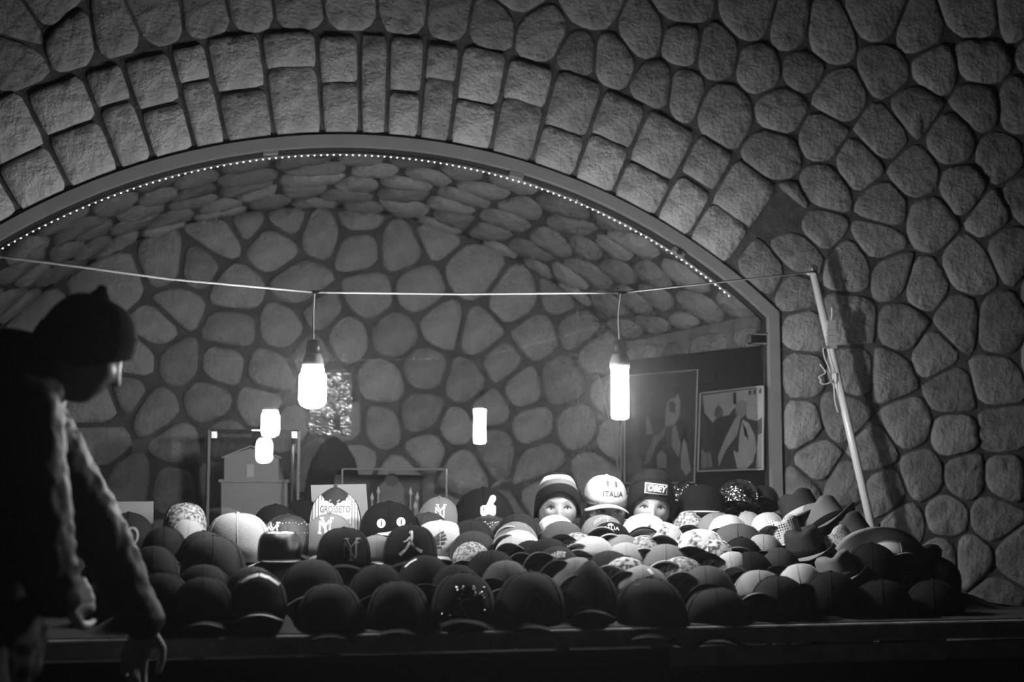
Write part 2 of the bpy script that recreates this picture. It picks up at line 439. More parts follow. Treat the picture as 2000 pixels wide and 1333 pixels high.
# ---- shop window: arched steel frame, two panes, clips, hinges
win = tag(empty('window_1', (ACX, W, 0)), 'arched shop window with steel frame and frameless glass', kind='structure')
def arch_band(r0, r1, y0, y1, j0, j1):
    """closed band following arch + jambs between offset j0 and j1 inside the opening"""
    def path(off):
        x = JX - off; R = AR - off; a0 = math.acos((x - ACX) / R); pts = [(x, .5)]
        m = 56
        for i in range(m + 1):
            a = a0 + (pi - 2 * a0) * i / m; pts.append((ACX + R * cos(a), ACZ + R * sin(a)))
        pts.append((2 * ACX - x, .5)); return pts
    A, B = path(j0), path(j1); bm = bmesh.new(); off = Vector((ACX, W, 0))
    rows = []
    for (ax, az), (bx, bz) in zip(A, B):
        rows.append([bm.verts.new(Vector(p) - off) for p in ((ax, y0, az), (bx, y0, bz), (bx, y1, bz), (ax, y1, az))])
    for r, q in zip(rows, rows[1:]):
        for k in range(4): bm.faces.new((r[k], r[(k + 1) % 4], q[(k + 1) % 4], q[k]))
    bm.faces.new(rows[0]); bm.faces.new(rows[-1][::-1])
    return recalc(bm)
mk('frame', arch_band(0, 0, W - .012, W + .05, .008, .055), FRAME, win)
mk('frame_rebate', arch_band(0, 0, W + .02, W + .05, .055, .068), mat('dark_gasket', .03, .6), win)
def opening(x0, x1, off):
    xs = [x0 + (x1 - x0) * i / 40 for i in range(41)]
    top = []
    for x in xs:
        R = AR - off; top.append((x - ACX, ACZ + sqrt(R * R - (x - ACX) ** 2)))
    return [(x0 - ACX, .5), (x1 - ACX, .5)] + top[::-1]
SEAM = P(1133, 700, W).x
GL = glass_mat('window_glass')
mk('glass_pane', bm_prism(opening(LJX + .06, SEAM - .0015, .062), .030, .038), GL, win)
mk('glass_pane', bm_prism(opening(SEAM + .0015, JX - .06, .062), .030, .038), GL, win)
for u, v, rot in ((528, 297, -.12), (1008, 343, .25), (1324, 494, .62)):
    p = P(u, v, W + .01) - Vector((ACX, W, 0)); Mr = Matrix.Rotation(rot, 3, 'Y')
    c = mk('glass_clip', bm_box(p, (.06, .03, .026), None, Mr, .003), mat('brushed_steel', .45, .35, metal=.6), win)
    if u > 1300:
        mk('screw', bm_lathe([(.012, 0), (.012, .006), (.008, .01)], 12, c=(0, 0, 0)), DARK_PLASTIC, c).matrix_basis = Matrix.Translation(p + Vector((0, -.014, 0))) @ Matrix.Rotation(pi / 2, 4, 'X')
for v in (663, 985):
    a = P(1461, v, W + .02) - Vector((ACX, W, 0)); b = P(1503, v, W + .02) - Vector((ACX, W, 0))
    h = mk('hinge', bm_box((a + b) / 2, ((b - a).length, .035, .045), bevel=.006), CHROME, win)
    mk('hinge_knuckle', bm_tube([b + Vector((-.004, -.012, -.027)), b + Vector((-.004, -.012, .027))], .011, 10), CHROME, h)

# ---- LED strip just behind the arch frame
led = tag(empty('led_strip', (ACX, W + .09, ACZ)), 'thin strip of tiny lights along the underside of the arch frame', 'light')
R2 = AR - .066
bm = bmesh.new(); bl = bmesh.new()
a0, a1 = radians(52), radians(146)
pts = [Vector((R2 * cos(a0 + (a1 - a0) * i / 60), 0, R2 * sin(a0 + (a1 - a0) * i / 60))) for i in range(61)]
rows = []
for p in pts:
    rr = p.normalized(); rows.append([bm.verts.new(p + rr * dr + Vector((0, dy, 0))) for dr, dy in ((0, -.005), (0, .005), (.003, .005), (.003, -.005))])
for r, q in zip(rows, rows[1:]):
    for k in range(4): bm.faces.new((r[k], r[(k + 1) % 4], q[(k + 1) % 4], q[k]))
mk('strip', recalc(bm), WHITE_PLASTIC, led)
k = 0; a = a0
while a < a1:
    c = Vector(((R2 - .003) * cos(a), 0, (R2 - .003) * sin(a))); bm_box(c, (.006, .004, .003), bl, Matrix.Rotation(-(a - pi / 2), 3, 'Y')); a += .026 / R2
tag(mk('lights', bl, mat('led_glow', .8, .4, emit=1.0), led), kind='stuff')

# ================================================================== LAMPS, CORD, POLE
LY = 4.48
GLOW = mat('lamp_glow', .9, .4, emit=LAMP); GLOW_JAR = mat('jar_lamp_glow', .9, .4, emit=LAMP * .62)
k1, k2 = P(614, 571, LY), P(1213, 572, LY)
ptop = P(1588, 533, 5.46)
# the cord carrying both lamps
cl = [P(-260, 470, 4.2), P(30, 505, 4.25), P(330, 545, 4.38), k1, P(900, 574.5, LY), k2, P(1400, 552, 5.0), ptop + Vector((-.01, -.02, 0))]
tag(mk('lamp_cord', bm_tube(smoothcurve(cl[:3], 6) + [k1] + [P(900, 574.5, LY), k2] + smoothcurve(cl[5:], 6)[1:], .0034, 6), CORD), 'long white cord strung from the tilted pole across to the left', 'cord')
def lamp(name, u, vtop_socket, knot, kind, label):
    c = P(u, vtop_socket, LY); pxm = depth(c) / F
    r = tag(empty(name, c), label, 'lamp', 'lamps hung on the cord')
    q = knot - c
    mid = q * .5 + Vector((-.006 if kind == 'tube' else -.002, 0, 0))
    mk('flex', bm_tube(smoothcurve([q, mid, Vector((0, 0, 0))], 6), .0028, 6), CORD, r)
    mk('knot', bm_tube([q + Vector((-.02, 0, .002)), q, q + Vector((.02, 0, .002))], [.003, .006, .003], 8), DARK_PLASTIC, r)
    h1 = 28 * pxm
    mk('socket', bm_lathe([(.009, 0), (.02, -.006), (.023, -.02), (.023, -h1)], 16), DARK_PLASTIC, r, True)
    if kind == 'tube':
        R = 18 * pxm; z = -h1; D = R * 1.1
        mk('cap', bm_lathe([(R * .75, z + .001), (R * .95, z - 8 * pxm), (D, z - 16 * pxm), (D, z - 28 * pxm)], 20), mat('lamp_cap', .45, .4), r, True)
        z -= 28 * pxm; Lh = 100 * pxm
        mk('bulb', bm_lathe([(R * .96, z - .0005), (R * .96, z - Lh * .93), (R * .85, z - Lh * .98), (R * .5, z - Lh)], 20), GLOW, r, True)
    else:
        R = 27 * pxm; z = -h1
        mk('cap', bm_lathe([(R * .55, z + .001), (R * .72, z - 10 * pxm), (R * .78, z - 20 * pxm), (R * .78, z - 28 * pxm)], 20), mat('lamp_cap', .45, .4), r, True)
        z -= 28 * pxm; Lh = 78 * pxm
        mk('bulb', bm_lathe([(R * .8, z - .0005), (R * .82, z - Lh * .1), (R * .98, z - Lh * .2), (R * 1.0, z - Lh * .8), (R * .85, z - Lh * .92), (R * .45, z - Lh)], 20), GLOW_JAR, r, True)
    return r
lamp('jar_lamp', 612, 664, k1, 'jar', 'squat jar-shaped glowing lamp hanging at the left of the cord')
lamp('tube_lamp', 1210, 664, k2, 'tube', 'slim tube-shaped glowing lamp hanging at the right of the cord')

# leaning pole with taped tag and curled wire
pole = tag(empty('cord_pole', P(1700, 1150, 5.40)), 'pale metal pole tilted against the stone wall holding up the cord', 'pole')
def lp(u, v, Y): return P(u, v, Y) - pole.location
pa, pb = P(1588, 530, 5.47), P(1702, 1030, 5.42)
pe = pb + (pb - pa).normalized() * .42
mk('shaft', bm_tube([pa - pole.location, pe - pole.location], .0165, 14), mat('pale_pole', .95, .3, spec=1.0), pole, True)
mk('tip', bm_lathe([(.0165, 0), (.018, .004), (.018, .02), (.008, .026)], 12, c=pa - pole.location), mat('brushed_steel', .45, .35), pole, True)
mk('hook', bm_tube([lp(1576, 532, 5.44), lp(1579, 535, 5.44), lp(1592, 535, 5.44)], .006, 8), CORD, pole)
tg = bmesh.new(); y = 5.425
prev = None
for (a, b, c, d) in (((1617, 627), (1632, 625), (1633, 644), (1616, 644)), ((1616, 645), (1633, 645), (1633, 655), (1616, 654)), ((1616, 656), (1633, 656), (1633, 667), (1616, 667)), ((1616, 668), (1634, 668), (1635, 681), (1616, 681))):
    q = [P(*t, y) - pole.location for t in (a, b, c, d)]
    bb_ = bmesh.new(); f = [bb_.verts.new(t) for t in q] + [bb_.verts.new(t + Vector((0, .012, 0))) for t in q]
    for ff in ((0, 1, 2, 3), (7, 6, 5, 4), (0, 4, 5, 1), (1, 5, 6, 2), (2, 6, 7, 3), (3, 7, 4, 0)): bb_.faces.new([f[i] for i in ff])
    mk('terminal_block', recalc(bb_), mat('block_plastic', .5, .5), pole)
mk('wire', bm_tube(smoothcurve([lp(1624, 601, 5.43), lp(1625, 615, 5.43), lp(1623, 626, 5.43)], 5), .0032, 6), CORD, pole)
mk('wire', bm_tube(smoothcurve([lp(1616, 678, 5.42), lp(1608, 682, 5.41), lp(1611, 700, 5.41), lp(1620, 722, 5.41), lp(1621, 730, 5.41), lp(1606, 718, 5.40), lp(1602, 712, 5.40), lp(1612, 728, 5.40), lp(1600, 736, 5.4), lp(1604, 744, 5.4), lp(1602, 746, 5.4), lp(1609, 751, 5.4), lp(1624, 746, 5.4), lp(1628, 740, 5.41), lp(1626, 730, 5.41), lp(1629, 760, 5.42), lp(1631, 786, 5.42), lp(1637, 806, 5.42)], 5), .0028, 6), CORD, pole)

# ================================================================== INSIDE THE NICHE
# black board with two framed pictures on the right cheek
n_ = CKN
bo = CKO + n_ * .02
def onck(u, v, off): return Ppl(u, v, bo + n_ * off, n_)
def slab(quad, th, nn, parent=None, org=None):
    bm = bmesh.new(); org = org or Vector((0, 0, 0))
    f = [bm.verts.new(q - org) for q in quad] + [bm.verts.new(q + nn * th - org) for q in quad]
    n = len(quad)
    bm.faces.new(f[:n][::-1]); bm.faces.new(f[n:])
    for i in range(n): bm.faces.new((f[i], f[(i + 1) % n], f[n + (i + 1) % n], f[n + i]))
    return recalc(bm)
q0 = onck(1492, 676, 0); q1 = onck(1222, 706, 0)
quad = [Vector((q0.x, q0.y, .9)), q0, q1, Vector((q1.x, q1.y, .9))]
board = tag(mk('display_board', slab(quad, .012, n_), mat('black_board', .012, .9)), 'tall black panel on the right cheek of the niche behind two pictures', 'board')
def picture(corners, label, shapes, base, off, fw=.008):
    r = tag(empty('framed_picture', onck(*corners[3], off)), label, 'picture'); o = r.location
    c = [onck(*q, off) for q in corners]
    mk('print', slab(c, .004, n_, org=o), mat('print_base_%d' % int(base * 1000), base, .5, bump=.05, var=.35), r)
    for i in range(4):
        a, b = c[i] - o + n_ * .006, c[(i + 1) % 4] - o + n_ * .006
        mk('frame_bar', bm_tube([a, b], fw * .55, 6), mat('picture_frame', .34, .45), r)
    for k, (sh, pts) in enumerate(shapes):
        mk('printed_shape', slab([onck(*p_, off + .004 + .0004 * (k + 1)) for p_ in pts], .0003, n_, org=o), mat('print_%d' % int(sh * 1000), sh, .55, var=.15), r)
S1 = [(.10, [(1232, 830), (1240, 812), (1247, 830), (1252, 850), (1244, 905), (1232, 890)]), (.26, [(1262, 822), (1265, 812), (1271, 828), (1276, 848), (1262, 850)]),
      (.2, [(1277, 853), (1290, 845), (1300, 835), (1298, 850), (1284, 866), (1268, 905), (1258, 908), (1266, 880)]), (.3, [(1302, 790), (1308, 780), (1318, 778), (1325, 768), (1329, 785), (1327, 812), (1318, 830), (1300, 834), (1299, 812)]),
      (.08, [(1306, 788), (1313, 782), (1320, 790), (1318, 806), (1308, 806)]), (.25, [(1313, 835), (1320, 830), (1330, 870), (1326, 895), (1312, 872)]),
      (.3, [(1335, 855), (1341, 870), (1350, 920), (1340, 930), (1330, 915), (1330, 890)]), (.22, [(1283, 890), (1292, 880), (1302, 890), (1302, 915), (1284, 915)]), (.02, [(1322, 822), (1334, 820), (1345, 835), (1340, 850), (1330, 865), (1322, 835)]),
      (.12, [(1225, 905), (1242, 890), (1256, 900), (1252, 920), (1226, 925)])]
picture([(1365, 723), (1222, 735), (1222, 944), (1358, 944)], 'larger framed picture of pale hooded figures, left of the two on black panel', S1, .05, .022)
S2 = [(.30, [(1372, 773), (1493, 757), (1493, 812), (1478, 823), (1460, 818), (1448, 790), (1432, 800), (1416, 822), (1404, 812), (1392, 826), (1376, 806)]), (.09, [(1396, 800), (1404, 792), (1412, 802), (1412, 815), (1396, 815)]),
      (.03, [(1432, 768), (1438, 766), (1438, 790), (1432, 790)]), (.22, [(1436, 790), (1448, 780), (1458, 786), (1458, 808), (1450, 818), (1437, 812)]), (.26, [(1437, 815), (1448, 812), (1440, 850), (1418, 880), (1404, 912), (1402, 892), (1420, 850)]),
      (.33, [(1450, 820), (1462, 826), (1474, 850), (1478, 876), (1470, 905), (1458, 916), (1440, 916), (1432, 880), (1442, 885), (1444, 850)]), (.03, [(1450, 825), (1458, 840), (1463, 862), (1454, 850)]),
      (.03, [(1398, 818), (1420, 812), (1432, 818), (1416, 845), (1396, 880), (1392, 850)]), (.16, [(1370, 880), (1388, 885), (1392, 912), (1370, 916)]), (.2, [(1480, 850), (1492, 845), (1492, 914), (1476, 914)]),
      (.06, [(1462, 764), (1466, 763), (1466, 771), (1462, 772)]), (.06, [(1472, 763), (1476, 762), (1476, 770), (1472, 771)]), (.06, [(1482, 761), (1486, 760), (1486, 768), (1482, 769)])]
picture([(1493, 755), (1370, 769), (1365, 921), (1493, 917)], 'smaller framed picture beside the window jamb, bright sky behind figures', S2, .04, .03)
# thin wires hanging in a V in front of the back wall
w0 = tag(empty('hanging_wire', P(1211, 960, 6.68)), 'thin pale wire hanging in a narrow V below the tube lamp behind glass', 'wire')
mk('strand', bm_tube([P(1163, 715, 6.68) - w0.location, P(1185, 790, 6.68) - w0.location, P(1210, 930, 6.68) - w0.location, Vector((0, 0, 0))], .0035, 6), mat('dull_wire', .4, .5), w0)
mk('strand', bm_tube([P(1216, 700, 6.68) - w0.location, P(1215, 820, 6.68) - w0.location, P(1212, 940, 6.68) - w0.location], .0025, 6), mat('dull_wire', .4, .5), w0)

# crinkled foil panel on the back wall
def foil():
    a = P(606, 728, 6.685); b = P(686, 850, 6.685); bm = bmesh.new(); nx, nz = 26, 40
    r_ = random.Random(5); g = []
    for j in range(nz + 1):
        row = []
        for i in range(nx + 1):
            x = a.x + (b.x - a.x) * i / nx; z = a.z + (b.z - a.z) * j / nz
            e = min(i, nx - i, j, nz - j)
            d = .007 * noise.noise(Vector((x * 30, z * 55, 3))) + .0011 * r_.uniform(-1, 1)
            row.append(bm.verts.new((x + (r_.uniform(-.004, .004) if e == 0 else 0) - a.x, d, z - b.z + (r_.uniform(-.003, .003) if e == 0 else 0))))
        g.append(row)
    for j in range(nz):
        for i in range(nx): bm.faces.new((g[j][i], g[j + 1][i], g[j + 1][i + 1], g[j][i + 1]))
    bmesh.ops.solidify(bm, geom=bm.faces[:], thickness=.004)
    r = tag(empty('foil_panel', (a.x, 6.685, b.z)), 'crinkled silver foil panel on the back wall behind the jar lamp', 'foil')
    mk('sheet', bm, mat('foil', .9, .3, metal=.75), r)
    c = P(659, 826, 6.67) - r.location
    mk('dark_tab', bm_box(c, (.026, .006, .07)), mat('tab', .05, .6), r)
foil()

# dark round-shouldered thing of unknown kind under the foil
def dome_thing():
    c = P(650, 1000, 6.5); base = .5
    prof = [(.17, 0), (.17, .55), (.165, .75), (.15, .86), (.12, .95), (.08, 1.02), (.03, 1.06), (.008, 1.065)]
    topz = P(650, 853, 6.5).z
    prof = [(r * .8, base + (topz - base) * h / 1.065) for r, h in prof]
    t = tag(empty('dark_round_object', (c.x, 6.52, base)), 'dark round-topped object standing below the foil panel', 'covered bust')
    bm = bm_lathe([(r, z - base) for r, z in prof], 24)
    for v in bm.verts: v.co += Vector((noise.noise(v.co * 9) * .012, noise.noise(v.co * 9 + Vector((5, 0, 0))) * .012, 0))
    mk('round_body', bm, mat('dark_round_body', .02, .95), t, True)
    mk('base', bm_lathe([(.14, 0), (.14, .02)], 24, c=(0, 0, -.0)), DARK_PLASTIC, t)
dome_thing()

# display case with a model building, leaning front pane
def case_left():
    yF, yB = 6.10, 6.45
    xl, xr = P(408, 900, yF).x, P(583, 900, yF).x; zt = P(500, 842, yF).z; zb = P(500, 1030, yF).z
    r = tag(empty('display_case', ((xl + xr) / 2, (yF + yB) / 2, .5)), 'glass display case holding a pale model building, at the left behind the window', 'display case'); o = r.location
    GC = glass_mat('case_glass', 1.5, .97)
    dk = mat('case_dark', .05, .6)
    mk('plinth', bm_box(Vector(((xl + xr) / 2, (yF + yB) / 2, (.5 + zb) / 2)) - o, (xr - xl, yB - yF, zb - .5)), dk, r)
    c = P(517, 882, yF); nn = ((C0 - c).normalized() + (Vector(P(612, 760, LY)) - c).normalized()).normalized()
    def onp(x, z): return Vector((x, c.y - ((x - c.x) * nn.x + (z - c.z) * nn.z) / nn.y, z))
    mk('front_pane', slab([onp(xl + .012, zb) - o, onp(xr - .012, zb) - o, onp(xr - .012, zt) - o, onp(xl + .012, zt) - o], .004, Vector((0, 1, 0))), GC, r)
    mk('top_pane', slab([Vector(p_) - o for p_ in ((xl, yF, zt), (xr, yF, zt), (xr, yB, zt), (xl, yB, zt))], .005, Vector((0, 0, 1))), GC, r)
    for x in (xl, xr): mk('side_pane', slab([Vector(p_) - o for p_ in ((x, yF + .02, zb), (x, yB, zb), (x, yB, zt), (x, yF + .02, zt))], .004, Vector((1, 0, 0))), GC, r)
    for x, y in ((xl, yF), (xr, yF), (xl, yB), (xr, yB)): mk('corner_post', bm_box(Vector((x, y, (zb + zt) / 2)) - o, (.011, .011, zt - zb)), mat('acrylic_edge', .25, .15, spec=.8), r)
    for u in (418, 575): p_ = P(u, 850, yF - .005); mk('corner_highlight', bm_box(p_ - o, (.03, .012, .035), bevel=.004), CHROME, r)  # chrome blocks added in place of highlights on the glass corners
    # the model
    m = tag(empty('model_building', ((P(490, 900, 6.2).x), 6.25, zb)), 'pale cardboard model building with a pitched roof inside the display case', 'model'); mo = m.location
    def fp(u, v, Y): q = P(u, v, Y); return (q.x - mo.x, q.z - mo.z)
    wallm = mat('model_card', .42, .8)
    mk('wing', bm_prism([fp(432, 1030, 6.2), fp(562, 1030, 6.2), fp(562, 940, 6.2), (fp(432, 940, 6.2))], -.05, .12), wallm, m)
    bw = mk('front_block', bm_prism([fp(438, 940, 6.2), fp(545, 940, 6.2), fp(545, 895, 6.2), fp(490, 876, 6.2), fp(438, 893, 6.2)], -.04, .1), wallm, m)
    mk('door', bm_box(Vector((fp(489, 920, 6.19)[0], -.043, fp(489, 920, 6.19)[1])), (.03, .006, .055)), mat('model_light', .7, .7), m)
    a1, a2, a3 = fp(433, 896, 6.2), fp(490, 873, 6.2), fp(550, 897, 6.2)
    for (p0, p1) in ((a1, a2), (a2, a3)):
        mk('roof', slab([Vector((p0[0], -.055, p0[1])), Vector((p1[0], -.055, p1[1])), Vector((p1[0], .11, p1[1])), Vector((p0[0], .11, p0[1]))], .006, Vector((0, 0, 1))), mat('model_roof', .5, .8), m)
    mk('ledge', bm_box(Vector((fp(497, 940, 6.2)[0], .02, fp(497, 940, 6.2)[1])), (.3, .16, .012)), wallm, m)
case_left()

def case_right():
    yF, yB = 6.05, 6.36
    xl, xr = P(668, 950, yF).x, P(872, 950, yF).x; zt = P(770, 917, yF).z; zb = P(770, 1035, yF).z
    r = tag(empty('display_case', ((xl + xr) / 2, (yF + yB) / 2, .5)), 'low glass display case with small spires inside, below the middle of back wall', 'display case'); o = r.location
    GC = glass_mat('case_glass')
    mk('plinth', bm_box(Vector(((xl + xr) / 2, (yF + yB) / 2, (.5 + zb) / 2)) - o, (xr - xl, yB - yF, zb - .5)), mat('case_dark', .05, .6), r)
    mk('front_pane', slab([Vector((x, yF, z)) - o for x, z in ((xl, zb), (xr, zb), (xr, zt), (xl, zt))], .004, Vector((0, 1, 0))), GC, r)
    mk('top_pane', slab([Vector(p_) - o for p_ in ((xl, yF, zt), (xr, yF, zt), (xr, yB, zt), (xl, yB, zt))], .006, Vector((0, 0, 1))), GC, r)
    mk('back_panel', slab([Vector((x, yB, z)) - o for x, z in ((xl, zb), (xr, zb), (xr, zt - .02), (xl, zt - .02))], .006, Vector((0, 1, 0))), mat('case_back', .16, .8), r)
    mk('top_edge', bm_tube([Vector((xl, yF, zt)) - o, Vector((xr, yF, zt)) - o], .004, 6), mat('acrylic_edge', .25, .15, spec=.8), r)
    for x in (xl, xr): mk('corner_post', bm_box(Vector((x, yF, (zb + zt) / 2)) - o, (.008, .008, zt - zb)), mat('acrylic_edge', .25, .15, spec=.8), r)
    m = tag(empty('model_building', (P(765, 1000, 6.2).x, 6.2, zb)), 'small model facade with pointed spires inside the low display case', 'model'); mo = m.location
    fz = lambda v: P(765, v, 6.3).z - zb
    mk('facade', bm_box((0, .03, fz(960) / 2), (.13, .05, fz(960))), mat('model_dark', .22, .8), m)
    mk('rose_window', bm_tube([Vector((.0, .004, fz(938))), Vector((.0, .012, fz(938)))], .028, 16), mat('model_grey', .1, .7), m)
    mk('gable', bm_prism([(-.07, fz(960)), (.07, fz(960)), (0, fz(925))], .012, .05), mat('model_dark', .22, .8), m)
    for u, v in ((721, 965), (733, 953), (795, 955), (808, 964), (804, 981)):
        x = P(u, v, 6.25).x - mo.x; z = P(u, v, 6.25).z - zb
        s_ = mk('spire', bm_tube([Vector((x, -.05, 0)), Vector((x, -.05, z - .03))], .0035, 6), mat('model_pale', .55, .6), m)
        mk('spire_tip', bm_tube([Vector((x, -.05, z - .03)), Vector((x, -.05, z - .02)), Vector((x, -.05, z + .005))], [.004, .009, .001], 8), mat('model_bright', .8, .5), s_)
case_right()

# ================================================================== THE STALL TABLE
TZ = P(700, 1240, 3.85).z
TX0, TX1, TY0, TY1 = -.75, 2.72, 3.85, 5.2
tb = tag(empty('stall_table', ((TX0 + TX1) / 2, (TY0 + TY1) / 2, 0)), 'long dark trestle table carrying all the hats', 'table'); to = tb.location
sx = P(1010, 1250, TY0).x; sx2 = P(1318, 1260, TY0).x
edge = mat('table_board', .42, .8, var=.3)
for a, b in ((TX0, sx - .002), (sx + .002, TX1)):
    mk('board', bm_box(Vector(((a + b) / 2, (TY0 + TY1) / 2, TZ - .025)) - to, (b - a, TY1 - TY0, .05), bevel=.004), edge, tb)
mk('apron', bm_box(Vector(((sx2 + TX1) / 2, TY0 + .03, TZ - .085)) - to, (TX1 - sx2, .03, .05)), edge, tb)
mk('skirt', bm_box(Vector(((TX0 + TX1) / 2, TY0 + .08, (TZ - .06) / 2 + .02)) - to, (TX1 - TX0 - .06, .012, TZ - .11)), mat('skirt_cloth', .02, .9), tb)
for x in (TX0 + .1, sx2, TX1 - .1):
    for y in (TY0 + .12, TY1 - .1): mk('leg', bm_box(Vector((x, y, (TZ - .05) / 2)) - to, (.05, .05, TZ - .05)), edge, tb)

# white cards standing behind the hats
def standing_card(corners, Y, label):
    c = [P(*q, Y) for q in corners]; o = (c[2] + c[3]) / 2
    r = tag(empty('white_card', o), label, 'card')
    mk('sheet', slab([q - o for q in c], .006, Vector((0, 1, 0))), CARD, r)
    st = [Vector((0, .006, .02)), Vector((0, .10, -.02))]
    mk('strut', bm_tube(st, .006, 6), CARD, r)
standing_card([(198, 981), (300, 980), (299, 1062), (197, 1062)], 5.0, 'blank pale card standing at the far left behind the hats')
standing_card([(607, 948), (715, 946), (721, 1030), (611, 1032)], 5.12, 'blank pale card standing behind the striped trucker cap')

# ================================================================== SURFACE MARKS (print and embroidery on curved things)
def bvh_of(obs):
    vs_, fs = [], []
    for o in obs:
        off = len(vs_); vs_ += [v.co.copy() for v in o.data.vertices]; fs += [[off + i for i in p.vertices] for p in o.data.polygons]
    return BVHTree.FromPolygons(vs_, fs)
def project(bm, tree, off=.0012, maxe=.007):
    """bm flat in x,z; drape on the surface seen from -y"""
    bmesh.ops.triangulate(bm, faces=bm.faces[:])
    for _ in range(4):
        es = [e for e in bm.edges if e.calc_length() > maxe]
        if not es: break
        bmesh.ops.subdivide_edges(bm, edges=es, cuts=1); bmesh.ops.triangulate(bm, faces=bm.faces[:])
    bad = []
    for v in bm.verts:
        h = tree.ray_cast(Vector((v.co.x, -.6, v.co.z)), Vector((0, 1, 0)))
        if h[0] is None: bad.append(v); continue
        v.co.y = h[0].y - off
    bmesh.ops.delete(bm, geom=bad, context='VERTS')
    for f in bm.faces:
        f.normal_update()
        if f.normal.y > 0: f.normal_flip()
    return bm
def poly_bm(polys, bm=None):
    bm = bm or bmesh.new()
    for p in polys: bm.faces.new([bm.verts.new((x, 0, z)) for x, z in p])
    return bm
def stroke_bm(lines, w, bm=None):
    bm = bm or bmesh.new()
    for ln in lines:
        ww = w
        if isinstance(ln, tuple) and isinstance(ln[0], list): ln, ww = ln
        L_, R_ = [], []
        for i, p in enumerate(ln):
            a = ln[max(i - 1, 0)]; b = ln[min(i + 1, len(ln) - 1)]; dx, dz = b[0] - a[0], b[1] - a[1]; l = hypot(dx, dz) or 1
            nx, nz = -dz / l * ww / 2, dx / l * ww / 2; L_.append((p[0] + nx, p[1] + nz)); R_.append((p[0] - nx, p[1] - nz))
        for i in range(len(ln) - 1): bm.faces.new([bm.verts.new((x, 0, z)) for x, z in (L_[i], L_[i + 1], R_[i + 1], R_[i])])
    return bm
def disc_pts(cx, cz, rx, rz, n=16): return [(cx + rx * cos(2 * pi * i / n), cz + rz * sin(2 * pi * i / n)) for i in range(n)]
def text_bm(txt, size, c=(0, 0), shear=0.0, sx=1.0, rot=0.0, bold=.0):
    cu = bpy.data.curves.new('t', 'FONT'); cu.body = txt; cu.size = size; cu.align_x = 'CENTER'; cu.align_y = 'CENTER'; cu.shear = shear; cu.resolution_u = 3; cu.offset = bold
    ob = bpy.data.objects.new('t', cu); COL.objects.link(ob); bpy.context.view_layer.update()
    me = bpy.data.meshes.new_from_object(ob.evaluated_get(bpy.context.evaluated_depsgraph_get())); bm = bmesh.new(); bm.from_mesh(me)
    bpy.data.objects.remove(ob); bpy.data.curves.remove(cu); bpy.data.meshes.remove(me)
    for v in bm.verts:
        x, z = v.co.x * sx, v.co.y
        v.co = Vector((c[0] + x * cos(rot) - z * sin(rot), 0, c[1] + x * sin(rot) + z * cos(rot)))
    return bm
def mark(name, bm, m, parent, tree, off=.0012, maxe=.007): return mk(name, project(bm, tree, off, maxe), m, parent, True)
MW = lambda s: mat('thread_%d' % int(s * 100), s, .6)

# ================================================================== HATS
HATS = []       # (x, y, base z, radius) for the cloth underneath
def fab(shade, pattern=None, gloss=None, **p):
    key = 'fabric_%s_%s_%s_%s' % (int(shade * 1000), pattern, gloss, '_'.join('%s%s' % kv for kv in sorted(p.items())))
    rough = .88 if gloss is None else gloss
    return mat(key, shade, rough, pattern, p, bump=.3, bscale=260, spec=.12 if gloss is None else .6, metal=1.0 if pattern == 'sequin' else 0)
def place(u, vtop, Y, wpx, nomw, h, pitch, roll, yaw):
    p = P(u, vtop, Y); s = min(1.4, max(.72, wpx * depth(p) / F / nomw))
    return p, s
def root(name, p, s, h, pitch, roll, yaw, label, cat, r):
    th = -atan2(p.x, p.y) + yaw
    Mx = Matrix.Rotation(th, 3, 'Z') @ Matrix.Rotation(roll, 3, 'Y') @ Matrix.Rotation(pitch, 3, 'X')
    top = Mx @ Vector((0, 0, h * s))
    base = p - top
    low = min((Mx @ Vector((x * r * s, y * r * s, 0))).z for x, y in ((1, 0), (-1, 0), (0, 1), (0, -1))) * .8
    e = tag(empty(name, base, Mx.to_euler(), s), label, cat, 'hats on the stall')
    HATS.append((base.x, base.y, base.z + low, r * s * .75)); return e
def dome(rx, ry, h, p, q0=0.0, q1=1.0, t0=0, t1=2 * pi, seg=28, rings=8, grow=0.0, sq=1.0, lean=0.0, bm=None, close=True):
    bm = bm or bmesh.new(); full = abs(t1 - t0 - 2 * pi) < 1e-6; rows = []
    for j in range(rings + 1):
        f = (q0 + (q1 - q0) * j / rings) * pi / 2
        c = max(0, cos(f)) ** (2 / p); z = (h + grow) * sin(f) ** (2 / p); row = []
        for i in range(seg if full else seg + 1):
            t = t0 + (t1 - t0) * i / seg
            row.append(bm.verts.new(((rx + grow) * c * sin(t), -(ry + grow) * c * cos(t) + lean * z, z)))
        rows.append(row)
    for j in range(rings):
        n = len(rows[0])
        for i in range(n if full else n - 1):
            bm.faces.new((rows[j][i], rows[j][(i + 1) % n], rows[j + 1][(i + 1) % n], rows[j + 1][i]))
    if full and close: bm.faces.new(rows[0][::-1]); 
    bmesh.ops.remove_doubles(bm, verts=bm.verts[:], dist=1e-5)
    return recalc(bm)
CRX, CRY, CH = .0875, .097, .118
